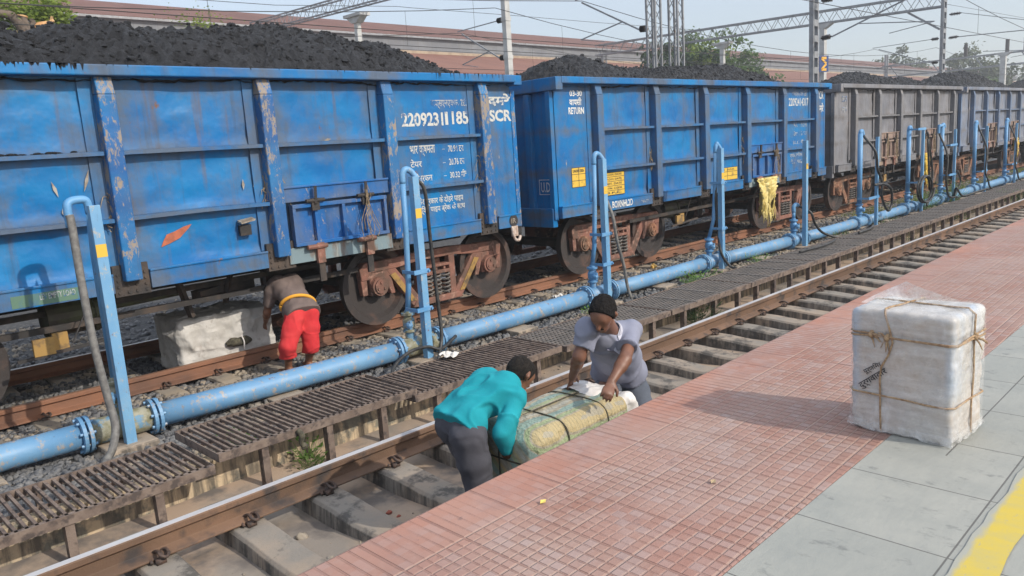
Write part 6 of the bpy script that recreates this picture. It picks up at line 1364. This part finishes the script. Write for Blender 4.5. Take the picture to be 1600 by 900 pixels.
tree(150, 36, 14.5, 7, M['leaf_olive'], 'large hazy tree at the right picture edge', 4600, .42, seed=8, base=.25); tree(138, 38, 9, 6, M['leaf_mid'], 'low bushy tree left of the large hazy one', 3000, .4, seed=9, base=.1); tree(165, 30, 12, 8, M['leaf_olive'], 'hazy tree behind the large one at the right edge', 3200, .5, seed=10, base=.1)
tree(240, 46, 12, 12, M['leaf_olive'], 'far low tree mass at the end of the yard', 3000, .8, seed=12, base=.05)
# lopped tree at the left edge
t = thing('lopped_tree', 'lopped tree with a fresh cut limb at the upper left corner', 'tree', (5.9, 21.5, -.5))
B = lambda px_, py_, Y=21.5: at(px_, py_, Y)
g = G(); c0 = B(48, 70); g.tube([(c0[0]+.05, 21.5, -.5), (c0[0], 21.5, 2.5), B(48, 70), B(43, 50)], [.34, .26, .18, .17], 10, smooth=5)
g.tube([B(45, 56), B(30, 36), B(16, 24), B(-8, 19)], [.15, .13, .11, .09], 9, smooth=5); g.tube([B(43, 50), B(36, 36), B(34, 26)], [.14, .12, .11], 9, smooth=4); g.tube([B(48, 50), B(52, 36), B(46, 30)], [.10, .07, .05], 8, smooth=4); part('trunk', g, M['bark'], t, smooth=True)
g = G(); g.tube([B(52, 46), B(62, 40), B(76, 36), B(84, 32)], [.10, .085, .06, .04], 8, smooth=4); g.tube([B(80, 34), B(81, 26)], [.05, .03], 6); g.cyl(B(34, 27), B(34, 24.5), .125, n=10); part('cut_limb', g, M['cutwood'], t, smooth=True)
rs = np.random.default_rng(4); g = G()
for (px_, py_, rr, n) in ((16, 16, .55, 330), (30, 62, .45, 240), (36, 20, .5, 300), (60, 16, .55, 360), (84, 18, .5, 360), (98, 24, .4, 220), (86, 8, .35, 140), (112, 36, .35, 60), (22, 72, .4, 170), (66, 30, .35, 150), (97, 38, .3, 70), (8, 4, .5, 150), (105, 30, .3, 70)):
    c = B(px_, py_)+[0, .35, 0]
    for _ in range(n):
        p = c+rs.normal(0, .42, 3)*rr*np.array([1, 1.2, .8]); nn = nrm(rs.normal(0, 1, 3)); a, b = frame(nn); s = rs.uniform(.035, .085); g.add([p-a*s, p+b*s*.5, p+a*s, p-b*s*.5], [(0, 1, 2, 3)])
part('crown', g, M['leaf_lime'], t)
for k, (px_, py_, l) in enumerate(((312, 34, 'sparse weed sprouting from the shed roof edge'),)):
    c = at(px_, py_+8, 30); g = G()
    g.tube([(c[0], 30, -.5), (c[0]+.05, 30, c[2]-.3), (c[0]-.1, 30, c[2]+.3)], [.06, .04, .012], 6, smooth=4)
    tt = thing('sapling', 'thin sparse sapling standing in front of the grey shed wall', 'tree', (c[0], 30, -.5)); part('trunk', g, M['bark'], tt, smooth=True); g = G()
    for _ in range(420):
        p = c+rs.normal(0, 1, 3)*np.array([.55, .4, .35]); nn = nrm(rs.normal(0, 1, 3)); a, b = frame(nn); s = rs.uniform(.03, .08); g.add([p-a*s, p+b*s*.5, p+a*s, p-b*s*.5], [(0, 1, 2, 3)])
    part('crown', g, M['leaf_lime'], tt)
# ------------------------------------------------------------------ summer haze
g = G(); g.box(-62, 420, -40, 200, -2.2, 18.5)
hm = bpy.data.materials.new('haze_air'); hm.use_nodes = True; hn = hm.node_tree.nodes; hn.remove(hn['Principled BSDF']); vp = hn.new('ShaderNodeVolumePrincipled')
vp.inputs['Color'].default_value = (.90, .93, .97, 1); vp.inputs['Density'].default_value = HAZE; vp.inputs['Anisotropy'].default_value = .3; hm.node_tree.links.new(vp.outputs[0], hn['Material Output'].inputs['Volume'])
struct('haze', g, hm, kind='stuff')
